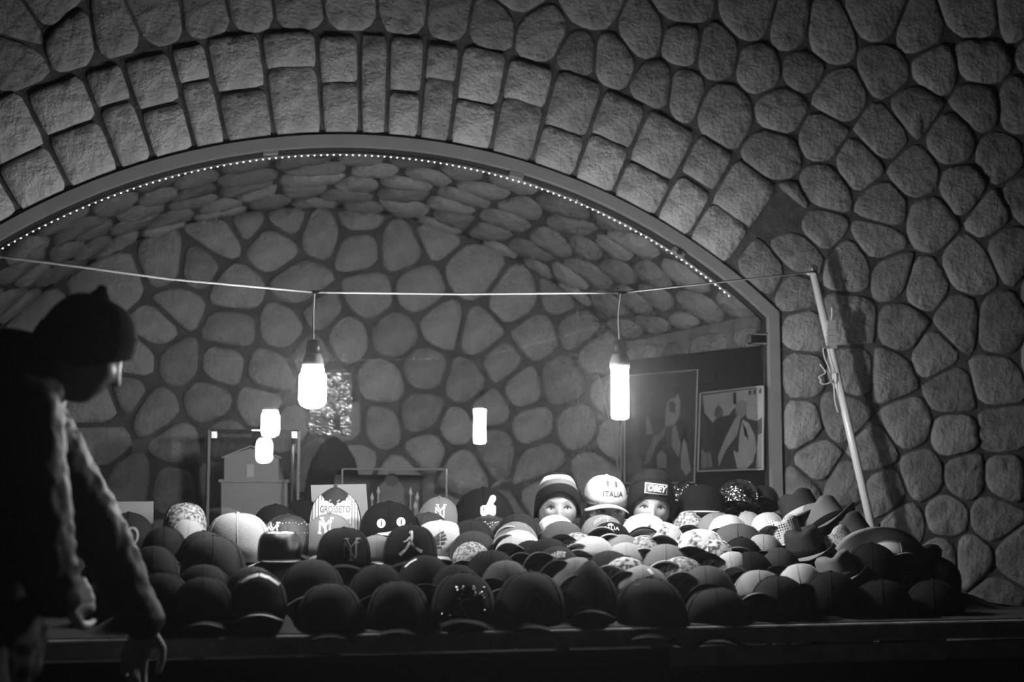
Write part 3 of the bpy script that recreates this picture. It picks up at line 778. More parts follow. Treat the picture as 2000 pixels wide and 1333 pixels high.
def visor_bm(L=.068, curve=.032, lift=0.0, wide=62, th=.0032, trim=None):
    """crescent bill in front of the crown, sides bent down by `curve`"""
    bm = bmesh.new(); na, nr = 20, 5; a = radians(wide); g = []
    r0, r1 = (0, 1) if trim is None else (1 - trim, 1.012)
    for top in (1, 0):
        gg = []
        for i in range(na + 1):
            t = -a + 2 * a * i / na; row = []
            xi, yi = CRX * 1.0 * sin(t), -CRY * 1.0 * cos(t)
            k = cos(t / a * pi / 2) ** .55
            xo, yo = CRX * 1.03 * sin(t), -CRY * cos(t) - L * k
            for j in range(nr + 1):
                f = r0 + (r1 - r0) * j / nr; x = xi + (xo - xi) * f; y = yi + (yo - yi) * f
                z = .006 + lift * f * L - curve * (x / CRX) ** 2 - .006 * f * f
                row.append(bm.verts.new((x, y, z + (th / 2 if top else -th / 2) * (1 if trim is None else 1.5))))
            gg.append(row)
        g.append(gg)
    for i in range(na):
        for j in range(nr):
            bm.faces.new((g[0][i][j], g[0][i + 1][j], g[0][i + 1][j + 1], g[0][i][j + 1])); bm.faces.new((g[1][i][j], g[1][i][j + 1], g[1][i + 1][j + 1], g[1][i + 1][j]))
        for j in (0, nr): bm.faces.new((g[0][i][j], g[0][i + 1][j], g[1][i + 1][j], g[1][i][j]))
    for i in (0, na):
        for j in range(nr): bm.faces.new((g[0][i][j], g[0][i][j + 1], g[1][i][j + 1], g[1][i][j]))
    return recalc(bm)
def cap(u, v, w, Y, m, label, vm=None, pitch=0, roll=0, yaw=0, trim=None, flat=False, p=2.4, lift=0.0, logo=None, L=.068, hh=1.0, under=None, name='baseball_cap', peak=0.0):
    pt, s = place(u, v, Y, w, 2 * CRX, CH, pitch, roll, yaw)
    h = CH * hh
    r = root(name, pt, s, h, radians(pitch), radians(roll), radians(yaw), label, 'cap', CRX)
    bm = dome(CRX, CRY, h, p, lean=.08)
    if peak:
        for q in bm.verts:
            if q.co.z > 0: q.co.z += peak * math.exp(-(q.co.x / .03) ** 2) * (q.co.z / h) ** 3
    cr = mk('crown', bm, m, r, True)
    mk('visor', visor_bm(L, .0 if flat else .036, lift), vm or m, r, True)
    if trim is not None: mk('visor_edge', visor_bm(L, .0 if flat else .036, lift, trim=.1), fab(trim), r, True)  # edge strip: real trims, and lamp-lit bill edges put into the colour
    mk('button', bm_lathe([(.007, 0), (.0075, .002), (.004, .005)], 10, c=(0, .08 * h, h + peak * 1.0 - .001)), m, r, True)
    # seams of the six panels
    sb_ = bmesh.new()
    for k in range(6):
        t = pi / 6 + k * pi / 3 + pi / 6
        pts = []
        for j in range(7):
            f = j / 6 * pi / 2 * .98; c = cos(f) ** (2 / p); z = h * sin(f) ** (2 / p)
            pts.append(Vector((CRX * c * sin(t) * 1.004, -CRY * c * cos(t) * 1.004 + .08 * z, z + .0004)))
        bm_tube(pts, .0012, 5, sb_)
    mk('seams', sb_, m, r, True)
    if logo: logo(r, bvh_of([cr]), h)
    return r
# ---- marks
def lg_ny(shade=.75, x=.0, z=.052, k=1.0, w=.0065):
    def f(r, tree, h):
        S = lambda ln: [(x + a * k, z + b * k) for a, b in ln]
        lines = [S([(-.020, -.022), (-.020, .020)]), S([(-.020, .020), (.014, -.030)]), S([(.016, -.026), (.016, .018)]), S([(-.013, .030), (.0, .004)]), S([(.022, .030), (.0, .004)]), S([(.0, .006), (.0, -.034)]),
                 S([(-.027, -.022), (-.013, -.024)]), S([(.010, .018), (.024, .018)]), S([(-.02, .030), (-.006, .030)]), S([(.014, .030), (.029, .030)]), S([(-.008, -.034), (.008, -.034)])]
        mark('monogram', stroke_bm(lines, w * k), MW(shade), r, tree)
    return f
def lg_jump(r, tree, h):
    z = .058; c = MW(.62)
    bm = stroke_bm([([(.003, .036), (.004, .022), (.0, .006)], .009), ([(-.012, .012), (-.003, .022), (.003, .024)], .005), ([(.0, .010), (-.014, -.014), (-.030, -.030)], .008), ([(.0, .008), (.016, -.010), (.034, -.021)], .008), ([(.030, -.018), (.037, -.022)], .010), ([(-.027, -.026), (-.034, -.033)], .010), ([(-.022, .008), (-.012, .012)], .004)], .007)
    for q in bm.verts: q.co.z += z
    poly_bm([[(a, b + z) for a, b in disc_pts(.002, .038, .006, .006)]], bm)
    mark('leaping_figure_emblem', bm, c, r, tree)
def lg_thumb(r, tree, h):
    fist = [(-.028, -.018), (-.022, -.026), (.014, -.026), (.021, -.019), (.022, .004), (.016, .010), (-.022, .008), (-.028, .002)]
    thumb = [(-.010, .006), (.012, .004), (.014, .014), (.022, .026), (.022, .036), (.014, .042), (.004, .038), (-.002, .024)]
    mark('thumbs_up_patch', poly_bm([[(x * .82 + .014, z * .82 + .066) for x, z in q] for q in (fist, thumb)]), MW(.85), r, tree)
def lg_cat(r, tree, h):
    for cx, cz in ((-.022, .058), (.034, .062)):
        e = mark('printed_eye', poly_bm([disc_pts(cx, cz, .0125, .0130)]), MW(.75), r, tree)
        mark('pupil', poly_bm([disc_pts(cx + .001, cz, .0020, .0095, 10)]), MW(.04), e, tree, .002)
    mark('printed_teeth', poly_bm([[(-.034, .030), (-.02, .025), (.0, .024), (.018, .030), (.016, .038), (-.004, .034), (-.022, .032)]]), MW(.7), r, tree)
    mark('printed_fang', poly_bm([[(.058, .042), (.062, .058), (.066, .052), (.062, .04)]]), MW(.6), r, tree)
def lg_hand(r, tree, h):
    k = MW(.05); o = (-.004, .060)
    ln = [([(-.03, -.012), (-.01, .002)], .012), ([(-.016, .004), (.002, .018), (.016, .024)], .007), ([(-.014, -.002), (.008, .010), (.022, .014)], .007), ([(-.016, -.008), (.008, .0), (.024, .003)], .007), ([(-.016, -.016), (.006, -.012), (.02, -.011)], .007), ([(-.024, -.02), (-.006, -.026), (.008, -.026)], .007)]
    bm = stroke_bm(ln, .006)
    for q in bm.verts: q.co.x += o[0]; q.co.z += o[1]
    mark('printed_hand', bm, k, r, tree)
def lg_italia(shade=.8, z=.05, size=.024, flag=True):
    def f(r, tree, h):
        mark('lettering', text_bm('ITALIA', size, (0.0, z), sx=.9), MW(shade), r, tree)
        if flag: mark('castle_mark', poly_bm([[(-.01, z + .014), (.012, z + .014), (.012, z + .022), (.006, z + .022), (.006, z + .03), (-.004, z + .03), (-.004, z + .022), (-.01, z + .022)]]), MW(shade), r, tree)
    return f
def lg_round(shade=.1):
    def f(r, tree, h):
        a = disc_pts(.012, .045, .022, .03, 20); b = disc_pts(.012, .045, .014, .021, 20)
        bm = bmesh.new()
        for i in range(20): bm.faces.new([bm.verts.new((x, 0, z)) for x, z in (a[i], a[(i + 1) % 20], b[(i + 1) % 20], b[i])])
        mark('round_emblem', bm, MW(shade), r, tree)
    return f
def lg_patch(shade, pts):
    def f(r, tree, h): mark('patch', poly_bm([pts]), fab(shade, 'noise', None, b=shade * .3, scale=160, lo=.4, hi=.6), r, tree)
    return f
BEAD = mat('bead_chrome', .85, .16, metal=1.0)
def beads(name, pts, rad, r, tree):
    bm = bmesh.new()
    for x, z in pts:
        h_ = tree.ray_cast(Vector((x, -.6, z)), Vector((0, 1, 0)))
        if h_[0] is None: continue
        t = bmesh.ops.create_icosphere(bm, subdivisions=2, radius=rad, matrix=Matrix.Translation(h_[0]))
    mk(name, bm, BEAD, r, True)
def lg_studs(n=26, z=.012, rad=.003):
    def f(r, tree, h):
        beads('studs', [(CRX * .97 * sin(-1.25 + 2.5 * k / (n - 1)), z + random.uniform(-.004, .004)) for k in range(n)], rad, r, tree)
    return f
def lg_shine(r, tree, h):
    rr = random.Random(2)
    beads('sequins', [(rr.uniform(-.06, .06), rr.uniform(.012, .085)) for k in range(26)] + [(-.004, .066), (-.010, .055), (.05, .062), (.054, .055), (-.012, .016), (.004, .014), (.014, .008)], .0042, r, tree)
def lg_grosseto(r, tree, h):
    a = radians(68); bm = dome(CRX, CRY, h, 2.8, 0, .72, -a, a, 24, 8, .0015, lean=.08)
    fp_ = mk('front_panel', bm, fab(.75, 'stripes', None, b=.06, scale=32, dir='X', lo=.86, hi=.9), r, True)
    t2 = bvh_of([fp_])
    mark('white_band', poly_bm([[(-.05, .05), (.05, .05), (.048, .108), (-.048, .108)]]), MW(.78), fp_, t2, .001)
    mark('lettering', text_bm('GROSSETO', .030, (0, .080), sx=.66, bold=.0006), MW(.12), fp_, t2, .002)
    mark('top_emblem', stroke_bm([[(-.02, .105), (-.014, .112)], [(.006, .104), (.014, .111)]], .004), MW(.3), r, tree)
# ---- brimmed hats
def trilby(u, v, w, Y, m, label, band=None, pitch=0, roll=0, yaw=0, brim=.045, name='trilby_hat', round_=False, curl=.02, bm_under=None, crownh=.115, bandh=.034):
    nom = 2 * (.085 + brim); pt, s = place(u, v, Y, w, nom, crownh, pitch, roll, yaw)
    r = root(name, pt, s, crownh, radians(pitch), radians(roll), radians(yaw), label, 'hat', .12)
    bm = bmesh.new(); seg, rings = 32, 9; rows = []
    for j in range(rings + 1):
        f = j / rings
        if round_: c = max(0, 1 - f ** 2.6) ** (1 / 2.2); z = crownh * f
        else:
            c = 1 - .16 * f if f < .75 else (1 - .16 * f) * max(0, 1 - ((f - .75) / .25) ** 2) ** .5; z = crownh * min(1, f / .86) if f < .86 else crownh
        row = []
        for i in range(seg):
            t = 2 * pi * i / seg; x, y = .080 * c * sin(t), -.094 * c * cos(t); zz = z
            if not round_ and f > .5: zz -= .028 * math.exp(-(x / .022) ** 2) * (f - .5) * 2 * (1 - .25 * (y < 0)) ; x *= 1 - .22 * max(0, -y / .094) * (f - .3)
            row.append(bm.verts.new((x, y, zz)))
        rows.append(row)
    for j in range(rings):
        for i in range(seg): bm.faces.new((rows[j][i], rows[j][(i + 1) % seg], rows[j + 1][(i + 1) % seg], rows[j + 1][i]))
    bm.faces.new(rows[-1]); bm.faces.new(rows[0][::-1]); bmesh.ops.remove_doubles(bm, verts=bm.verts[:], dist=1e-5)
    cr = mk('crown', recalc(bm), m, r, True)
    bm = bmesh.new(); g = []
    for side in (0, 1):
        rr = []
        for j in range(6):
            f = j / 5; row = []
            for i in range(40):
                t = 2 * pi * i / 40; a, b = .080 + brim * f, .094 + brim * 1.05 * f
                x, y = a * sin(t), -b * cos(t)
                z = .004 + curl * f ** 2 * (abs(sin(t)) ** 1.5 * 1.3 + .35 * max(0, -cos(t)) - .55 * max(0, cos(t))) + (.0035 if side else 0)
                row.append(bm.verts.new((x, y, z)))
            rr.append(row)
        g.append(rr)
    for j in range(5):
        for i in range(40):
            k = (i + 1) % 40
            bm.faces.new((g[0][j][i], g[0][j + 1][i], g[0][j + 1][k], g[0][j][k])); bm.faces.new((g[1][j][i], g[1][j][k], g[1][j + 1][k], g[1][j + 1][i]))
    for i in range(40):
        k = (i + 1) % 40; bm.faces.new((g[0][5][i], g[1][5][i], g[1][5][k], g[0][5][k])); bm.faces.new((g[0][0][i], g[0][0][k], g[1][0][k], g[1][0][i]))
    br = mk('brim', recalc(bm), bm_under or m, r, True)
    if band is not None:
        bm = bmesh.new(); rows = []
        for z, gx in ((.006, 1.02), (bandh, .985 if not round_ else 1.01)):
            rows.append([bm.verts.new((.0805 * gx * sin(2 * pi * i / 40), -.0945 * gx * cos(2 * pi * i / 40), z)) for i in range(40)])
            rows.append([bm.verts.new((.0775 * gx * sin(2 * pi * i / 40), -.0915 * gx * cos(2 * pi * i / 40), z)) for i in range(40)])
        for a_, b_ in ((0, 2), (3, 1), (2, 3), (1, 0)):
            for i in range(40): bm.faces.new((rows[a_][i], rows[a_][(i + 1) % 40], rows[b_][(i + 1) % 40], rows[b_][i]))
        mk('hat_band', recalc(bm), band, r, True)
    return r
BK, D1, D2, D3 = fab(.006), fab(.015), fab(.036), fab(.07)
G1, G2, G3 = fab(.16), fab(.26), fab(.38)
WH, WH2 = fab(.5), fab(.38)
SAT = fab(.016, None, .5)
SEQ = fab(.55, 'sequin', .18, scale=260, tilt=.9)
SEQD = fab(.25, 'sequin', .2, scale=230, tilt=1.0)
CAMO = fab(.06, 'noise', None, b=.5, scale=45, lo=.44, hi=.56)
CAMO2 = fab(.1, 'noise', None, b=.45, scale=80, lo=.4, hi=.6)
MARB = fab(.55, 'noise', None, b=.06, scale=38, lo=.5, hi=.62)
PLAID = fab(.12, 'stripes', None, b=.4, scale=55, dir='DIAGONAL', dist=1.5)
DOTW = fab(.5, 'dots', None, b=.02, scale=95, rand=.1, lo=.3, hi=.4)
WOVE = fab(.42, 'dots', None, b=.06, scale=120, rand=.5, lo=.26, hi=.4)

# ---- left part of the stall, back to front
cap(252, 1002, 104, 4.88, D1, 'dark cap with faint round emblem in front of the far left card', logo=lg_round(.12))
cap(362, 984, 84, 4.92, CAMO2, 'mottled grey cap with a pale stripe, back row left', trim=.7, flat=True, hh=1.05, p=3)
cap(372, 1016, 76, 4.72, WH2, 'small white cap just below the mottled striped cap', roll=8)
cap(322, 1030, 90, 4.62, D1, 'dark glossy cap left of the small white cap', vm=SAT)
cap(538, 986, 92, 4.95, BK, 'flat black cap in the back row below the model building')
cap(470, 1003, 120, 4.66, G3, 'pale grey cap turned sideways, left of the studded black cap', yaw=55, hh=1.15, p=3)
cap(398, 1038, 96, 4.58, D2, 'dark grey cap tucked below the small white cap', vm=G1)
cap(562, 1006, 108, 4.72, SAT, 'shiny black cap with silver studs and white monogram, left of grey monogram cap', logo=lambda r, t, h: (lg_studs(22, .09)(r, t, h), lg_studs(18, .06)(r, t, h), lg_ny(.7, -.045, .07, .8)(r, t, h)))
cap(655, 962, 104, 5.0, D2, 'trucker cap with striped white front reading GROSSETO', logo=lg_grosseto, p=2.8, hh=1.15, peak=.02, vm=D1)
cap(592, 976, 66, 5.05, BK, 'round black cap behind, left of the striped trucker cap')
cap(644, 1004, 116, 4.72, G1, 'mid grey cap with white interlocked NY monogram below the striped trucker cap', logo=lg_ny(.6, -.012, .082, .8, .0068), p=2.2)
cap(418, 1048, 128, 4.38, D2, 'large dark cap with pale visor edge, left of the boxy glossy cap', trim=.55, lift=-.1, vm=D2, p=2.6)
cap(547, 1037, 86, 4.40, fab(.02, None, .3), 'boxy glossy black cap with white top edge', p=4.2, trim=.35, flat=True, logo=lambda r, t, h: mark('white_top_panel', poly_bm([[(-.075, .108), (.075, .108), (.07, .119), (-.07, .119)]]), MW(.8), r, t))
cap(672, 1032, 106, 4.40, BK, 'black cap with outlined NY monogram and grey sheen on top', logo=lg_ny(.16, .022, .055, 1.05, .004), p=2.9)
cap(760, 981, 118, 4.82, BK, 'black cap with two white cat eyes and teeth', logo=lg_cat, p=2.6)
cap(736, 1046, 66, 4.52, G1, 'small grey cap with white edge between the outlined monogram cap and leaping figure cap', trim=.7)
cap(802, 1026, 106, 4.42, BK, 'black cap with grey leaping figure emblem', logo=lg_jump, p=2.7)
cap(858, 971, 88, 4.95, G1, 'grey cap with white NY monogram, back row left of thumbs-up cap', logo=lg_ny(.6, .004, .062, .85, .0064), p=2.1)
cap(835, 1002, 86, 4.86, D2, 'dark cap peeking out left of the back-row grey monogram cap', vm=G1, yaw=-20)
cap(860, 1018, 104, 4.66, WH, 'white cap with black skeleton hand print', logo=lg_hand, p=3)
cap(945, 954, 128, 4.95, BK, 'large black cap with white thumbs-up patch', logo=lg_thumb, p=2.3)
cap(955, 1008, 118, 4.80, SAT, 'black cap edged with silver studs below the thumbs-up cap', logo=lambda r, t, h: (lg_studs(30, .098)(r, t, h), lg_studs(30, .088)(r, t, h)), trim=.5)
cap(920, 1016, 104, 4.66, D1, 'dark cap with two pale arcs right of the skeleton hand cap', trim=.18)
cap(925, 1038, 98, 4.54, D2, 'dark grey cap with thin pale edge in front of the studded edge cap', trim=.3)
# ---- nested caps in the middle
cap(1012, 1008, 96, 4.72, D1, 'dark cap with white trims, left below the first mannequin head', trim=.6, roll=-8, yaw=-12, pitch=-26)
cap(1006, 1024, 92, 4.62, G1, 'dark and pale striped cap behind the bright white cap', trim=.5, roll=-8, yaw=-12, pitch=-26)
cap(1012, 1040, 92, 4.52, WH, 'bright white cap among dark ones left of centre', roll=-8, yaw=-14, pitch=-26)
cap(1036, 1060, 88, 4.44, BK, 'black cap right in front of the bright white cap', roll=-8, yaw=-14, trim=.12, pitch=-26)
cap(1088, 1010, 82, 4.72, WH, 'white cap just under the face of the first mannequin head', roll=6, pitch=-26)
cap(1098, 1022, 96, 4.62, D3, 'dark grey cap below the white cap of the first mannequin head', pitch=-26)
cap(1128, 1044, 78, 4.52, CAMO2, 'cap with pale mottled patch between dark grey cap and white peak', trim=.5, pitch=-26)
cap(1070, 1056, 100, 4.40, BK, 'black cap with thin pale visor line in the middle heap', trim=.22, roll=-6, yaw=-10, pitch=-26)
cap(1085, 1072, 96, 4.32, D1, 'black cap with pale camouflage patch on its front', logo=lg_patch(.5, [(-.03, .03), (-.02, .06), (.01, .075), (.035, .07), (.03, .045), (.005, .04), (-.01, .02)]), trim=.1, roll=-6, pitch=-26)
cap(1176, 1010, 92, 4.72, G1, 'grey cap with embroidered lines under the second mannequin face', trim=.4, logo=lambda r, t, h: mark('embroidery', stroke_bm([[(-.03, .06), (.0, .085), (.03, .09)], [(-.03, .05), (.0, .075), (.03, .08)], [(.02, .06), (.02, .1)]], .003), MW(.45), r, t), pitch=-26)
cap(1192, 1024, 88, 4.64, BK, 'black cap with white ITALIA lettering', trim=.75, logo=lg_italia(.8, .062, .026), pitch=-26)
cap(1160, 1052, 96, 4.46, WH, 'white cap with long bright peak in the middle of heap', yaw=-18, roll=-4, pitch=-26)
cap(1215, 1048, 86, 4.52, G2, 'pale and black cap in front of the ITALIA lettered black cap', vm=BK, trim=.7, pitch=-26)
cap(1222, 1064, 92, 4.42, WH2, 'off-white cap with black visor lining below the pale and black cap', vm=BK, pitch=-26)
cap(1190, 1080, 100, 4.32, D1, 'black cap with whitish peak edge at centre of the heap', trim=.5, vm=G3, pitch=-26)
cap(1258, 1008, 102, 4.70, WH, 'white cap with a black curved trim under the third mannequin face', trim=.02, pitch=-26)
cap(1292, 1024, 100, 4.60, MARB, 'pale marbled cap right below the third mannequin face', vm=D2, trim=.12, pitch=-26)
cap(1258, 1050, 92, 4.50, CAMO2, 'light patterned cap left of the big marbled cap', trim=.6, pitch=-26)
cap(1300, 1068, 116, 4.38, G1, 'grey cap with bright visor rim left of the camouflage heap', trim=.7, vm=BK, pitch=-26)
cap(1362, 1040, 128, 4.50, MARB, 'big black and white marbled cap with dark rim', vm=BK, trim=.02, roll=-10, yaw=-10, pitch=-26)
cap(1392, 1058, 96, 4.42, CAMO, 'camouflage cap with striped front in the right middle heap', vm=D1, roll=-8, yaw=-10, pitch=-26)
cap(1122, 1094, 116, 4.22, G1, 'grey felt cap with pale peak behind the pointed black cap', roll=-8, vm=G2, pitch=-26)
cap(1222, 1092, 100, 4.24, CAMO, 'camouflage cap in the centre just behind the front row', trim=.05, pitch=-26)
cap(1255, 1110, 118, 4.14, G2, 'light grey cap with a bright tab above the widest black front cap', logo=lambda r, t, h: mark('bright_tab', poly_bm([[(.012, .085), (.02, .09), (.034, .068), (.024, .064)]]), MW(.85), r, t), pitch=-26)
cap(1330, 1092, 104, 4.26, CAMO2, 'mottled cap in front of the grey cap with bright rim', trim=.3, pitch=-26)
cap(1376, 1110, 116, 4.18, D3, 'dark felt cap in front of the camouflage cap with striped front', roll=-5, pitch=-26)
# ---- right part
trilby(1370, 946, 142, 4.92, BK, 'black bowler hat with white lined band', band=fab(.6), round_=True, name='bowler_hat', curl=.022, crownh=.105, brim=.03, pitch=-6, bandh=.012)
cap(1340, 942, 62, 5.05, SEQD, 'glittering sequined cap behind the left side of the bowler hat', p=2.8)
cap(1442, 938, 84, 5.05, SEQ, 'glittering sequined cap right of the bowler hat', p=2.6, pitch=-12)
cap(1490, 950, 52, 5.10, SAT, 'small shiny dark cap beside the window jamb', pitch=-20)
cap(1345, 1000, 74, 4.84, CAMO2, 'mottled grey cap under the bowler hat', pitch=-20)
cap(1392, 1004, 84, 4.76, G1, 'grey cap with white rim right of the mottled cap under bowler', trim=.75, roll=-12, pitch=-20)
cap(1416, 1008, 82, 4.68, WH, 'white cap with smooth round top right below the bowler hat', roll=-8, pitch=-20)
cap(1456, 1000, 62, 4.84, WH2, 'small off-white cap below the sequined cap', roll=-5)
cap(1492, 1004, 72, 4.74, WH, 'white cap left of the perforated white hat', roll=-14, pitch=-20)
trilby(1522, 1012, 104, 4.66, DOTW, 'white perforated hat with black dots', roll=-16, band=None, brim=.03, curl=.012)
cap(1440, 1026, 124, 4.56, D3, 'dark grey cap with wide arched visor below the white round-topped cap', vm=D3, trim=.16, pitch=-20)
cap(1490, 1046, 88, 4.46, PLAID, 'plaid cap peeking out below the wide arched dark grey cap', vm=D1, pitch=-20)
cap(1448, 1050, 84, 4.40, BK, 'plain black cap standing high left of the plaid cap', p=2.2)
cap(1466, 1078, 92, 4.28, BK, 'plain black cap in front of the pale patched one', p=2.2)
cap(1424, 1080, 70, 4.32, WH2, 'pale cap squeezed between two black caps', roll=-10, pitch=-20)
trilby(1548, 966, 118, 4.88, D2, 'dark trilby hat with broad white band, topmost of right pile', band=WH, roll=-24, pitch=-14, brim=.035, curl=.02)
trilby(1592, 984, 136, 4.80, G1, 'mid grey trilby hat with curled brim on the right pile', band=BK, roll=-30, pitch=-16, brim=.042, curl=.03)
trilby(1642, 1012, 128, 4.70, D3, 'dark trilby hat with bright white band left of the pole foot', band=WH, roll=-28, pitch=-8, brim=.035, curl=.02)
trilby(1562, 1032, 116, 4.54, D2, 'dark trilby hat with pale brim edge right of perforated hat', band=BK, roll=-14, pitch=4, brim=.035, bm_under=G2)
trilby(1618, 1040, 118, 4.56, WOVE, 'woven straw hat with dark flecks', band=D2, roll=-32, pitch=-6, brim=.035)
trilby(1714, 1082, 190, 4.52, fab(.2, None, .4), 'large satin grey hat with wide brim at the pole foot', band=D2, roll=-6, pitch=-62, brim=.06, curl=.02)
cap(1738, 1048, 96, 4.42, WH2, 'white cap under the brim of the large satin grey hat', roll=14, yaw=25, pitch=-20)
cap(1702, 1062, 116, 4.30, BK, 'round black cap in front of the large satin grey hat', p=2.2)
trilby(1800, 1060, 150, 4.42, D2, 'dark brimmed hat at the far right end of the stall', roll=12, pitch=-6, band=D1)
cap(1842, 1092, 92, 4.34, BK, 'black cap at the extreme right edge of the stall', roll=14)
trilby(1622, 1082, 120, 4.30, G1, 'grey felt hat between the woven hat and round black cap', band=D2, roll=-20, brim=.035)
cap(1556, 1104, 100, 4.20, G3, 'pale topped cap at the right behind the front row', roll=-10, vm=D2, pitch=-20)
cap(1482, 1116, 112, 4.12, G2, 'pale grey cap with arched visor behind the right front row', trim=.5, vm=D1, pitch=-20)
cap(1520, 1072, 90, 4.34, D2, 'dark cap below the dark trilby with pale brim edge', pitch=-20)
# ---- front row and the row behind it, seen against the light
cap(300, 1068, 104, 4.30, D1, 'dark cap furthest left in the second row', pitch=-14)
cap(398, 1104, 118, 4.16, D1, 'dark cap with grey arc behind the leftmost front caps', trim=.12, pitch=-14)
cap(492, 1108, 112, 4.14, D2, 'dark cap behind the bright arched front cap', trim=.1, pitch=-14)
cap(610, 1094, 132, 4.18, D1, 'dark cap below the outlined monogram cap', trim=.3, lift=-.1, pitch=-14)
cap(738, 1104, 118, 4.16, BK, 'black cap with thin pale rim below the leaping figure cap', trim=.16, pitch=-14)
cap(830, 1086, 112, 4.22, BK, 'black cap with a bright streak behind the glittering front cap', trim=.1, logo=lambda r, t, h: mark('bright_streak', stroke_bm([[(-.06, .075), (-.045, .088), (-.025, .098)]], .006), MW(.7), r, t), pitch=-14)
cap(890, 1104, 112, 4.14, BK, 'black cap with tiny bright beads behind the glittering front cap', logo=lg_studs(9, .07), pitch=-14)
cap(960, 1076, 110, 4.30, BK, 'black cap behind the cap with the large round ring', trim=.14, pitch=-14)
cap(912, 1062, 70, 4.46, CAMO2, 'pale mottled peaked cap right of the skeleton hand cap', roll=-20, yaw=-20, pitch=-14)
cap(988, 1096, 108, 4.22, D3, 'dark grey cap with thin pale arc left of the middle heap', trim=.3, pitch=-14)
cap(318, 1120, 116, 4.06, BK, 'black front-row cap nearest the person')
cap(398, 1128, 122, 4.00, BK, 'black front-row cap with grey visor edge, second from the person', trim=.1)
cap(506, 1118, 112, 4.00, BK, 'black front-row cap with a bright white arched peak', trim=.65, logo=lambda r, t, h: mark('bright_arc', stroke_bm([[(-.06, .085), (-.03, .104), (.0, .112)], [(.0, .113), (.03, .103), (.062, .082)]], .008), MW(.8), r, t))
cap(645, 1140, 138, 3.98, BK, 'wide black front-row cap with a soft sheen')
cap(778, 1136, 132, 3.98, BK, 'shiny black front-row cap left of the glittering one')
cap(905, 1120, 128, 4.00, BK, 'black front-row cap sprinkled with bright sequins', logo=lg_shine)
cap(1036, 1118, 144, 4.02, BK, 'black front-row cap with large dull ring emblem', logo=lg_round(.10))
cap(1152, 1108, 118, 4.04, BK, 'black front-row cap with pointed top', peak=.02, p=1.9)
cap(1268, 1130, 152, 3.98, BK, 'widest plain black front-row cap, right of centre')
cap(1398, 1148, 138, 3.98, D1, 'fuzzy dark front-row cap with grey upper rim', trim=.05)
cap(1518, 1126, 130, 4.02, D1, 'dark front-row cap with small pale glints')
cap(1622, 1118, 126, 4.06, BK, 'plain black front-row cap under the grey felt hat')
cap(1722, 1134, 130, 4.04, BK, 'black front-row cap under the round black cap', trim=.1)
cap(1822, 1134, 120, 4.08, BK, 'black front-row cap at the right end with thin visor glint', trim=.1)  # the glint is the pale colour of the edge strip

# ================================================================== MANNEQUIN HEADS
SKIN = mat('mannequin_skin', .25, .42, spec=.4)
def head_pt(t, f):
    """t azimuth (0 front), f elevation"""
    sx_, sy, sz = .069, .088, .108
    x = cos(f) * sin(t); y = -cos(f) * cos(t); z = sin(f)
    X, Y, Z = x * sx_, y * sy, z * sz
    if Z < 0:
        k = (-Z / sz); X *= 1 - .30 * k ** 1.5; Y *= 1 - (.10 if y < 0 else .35) * k
        if y < 0: Y -= .010 * k * (1 - abs(x)) * k
    if y < 0:
        fr = max(0, -y)
        Y -= .024 * math.exp(-(X / .0085) ** 2) * max(0, min(1, (.012 - Z) / .045)) * math.exp(-max(0, -Z - .036) ** 2 / .00008) * fr
        Y -= .008 * math.exp(-(X / .014) ** 2 - ((Z + .036) / .008) ** 2)
        Y += .009 * math.exp(-((abs(X) - .029) / .015) ** 2 - ((Z - .002) / .011) ** 2)
        Y -= .003 * math.exp(-((abs(X) - .03) / .02) ** 2 - ((Z - .022) / .008) ** 2)
        Y -= .006 * math.exp(-(X / .017) ** 2 - ((Z + .058) / .006) ** 2) + .005 * math.exp(-(X / .015) ** 2 - ((Z + .067) / .006) ** 2)
        Y -= .006 * math.exp(-(X / .02) ** 2 - ((Z + .092) / .012) ** 2)
        Y -= .004 * math.exp(-((abs(X) - .042) / .016) ** 2 - ((Z + .022) / .016) ** 2)
    return Vector((X, Y, Z))
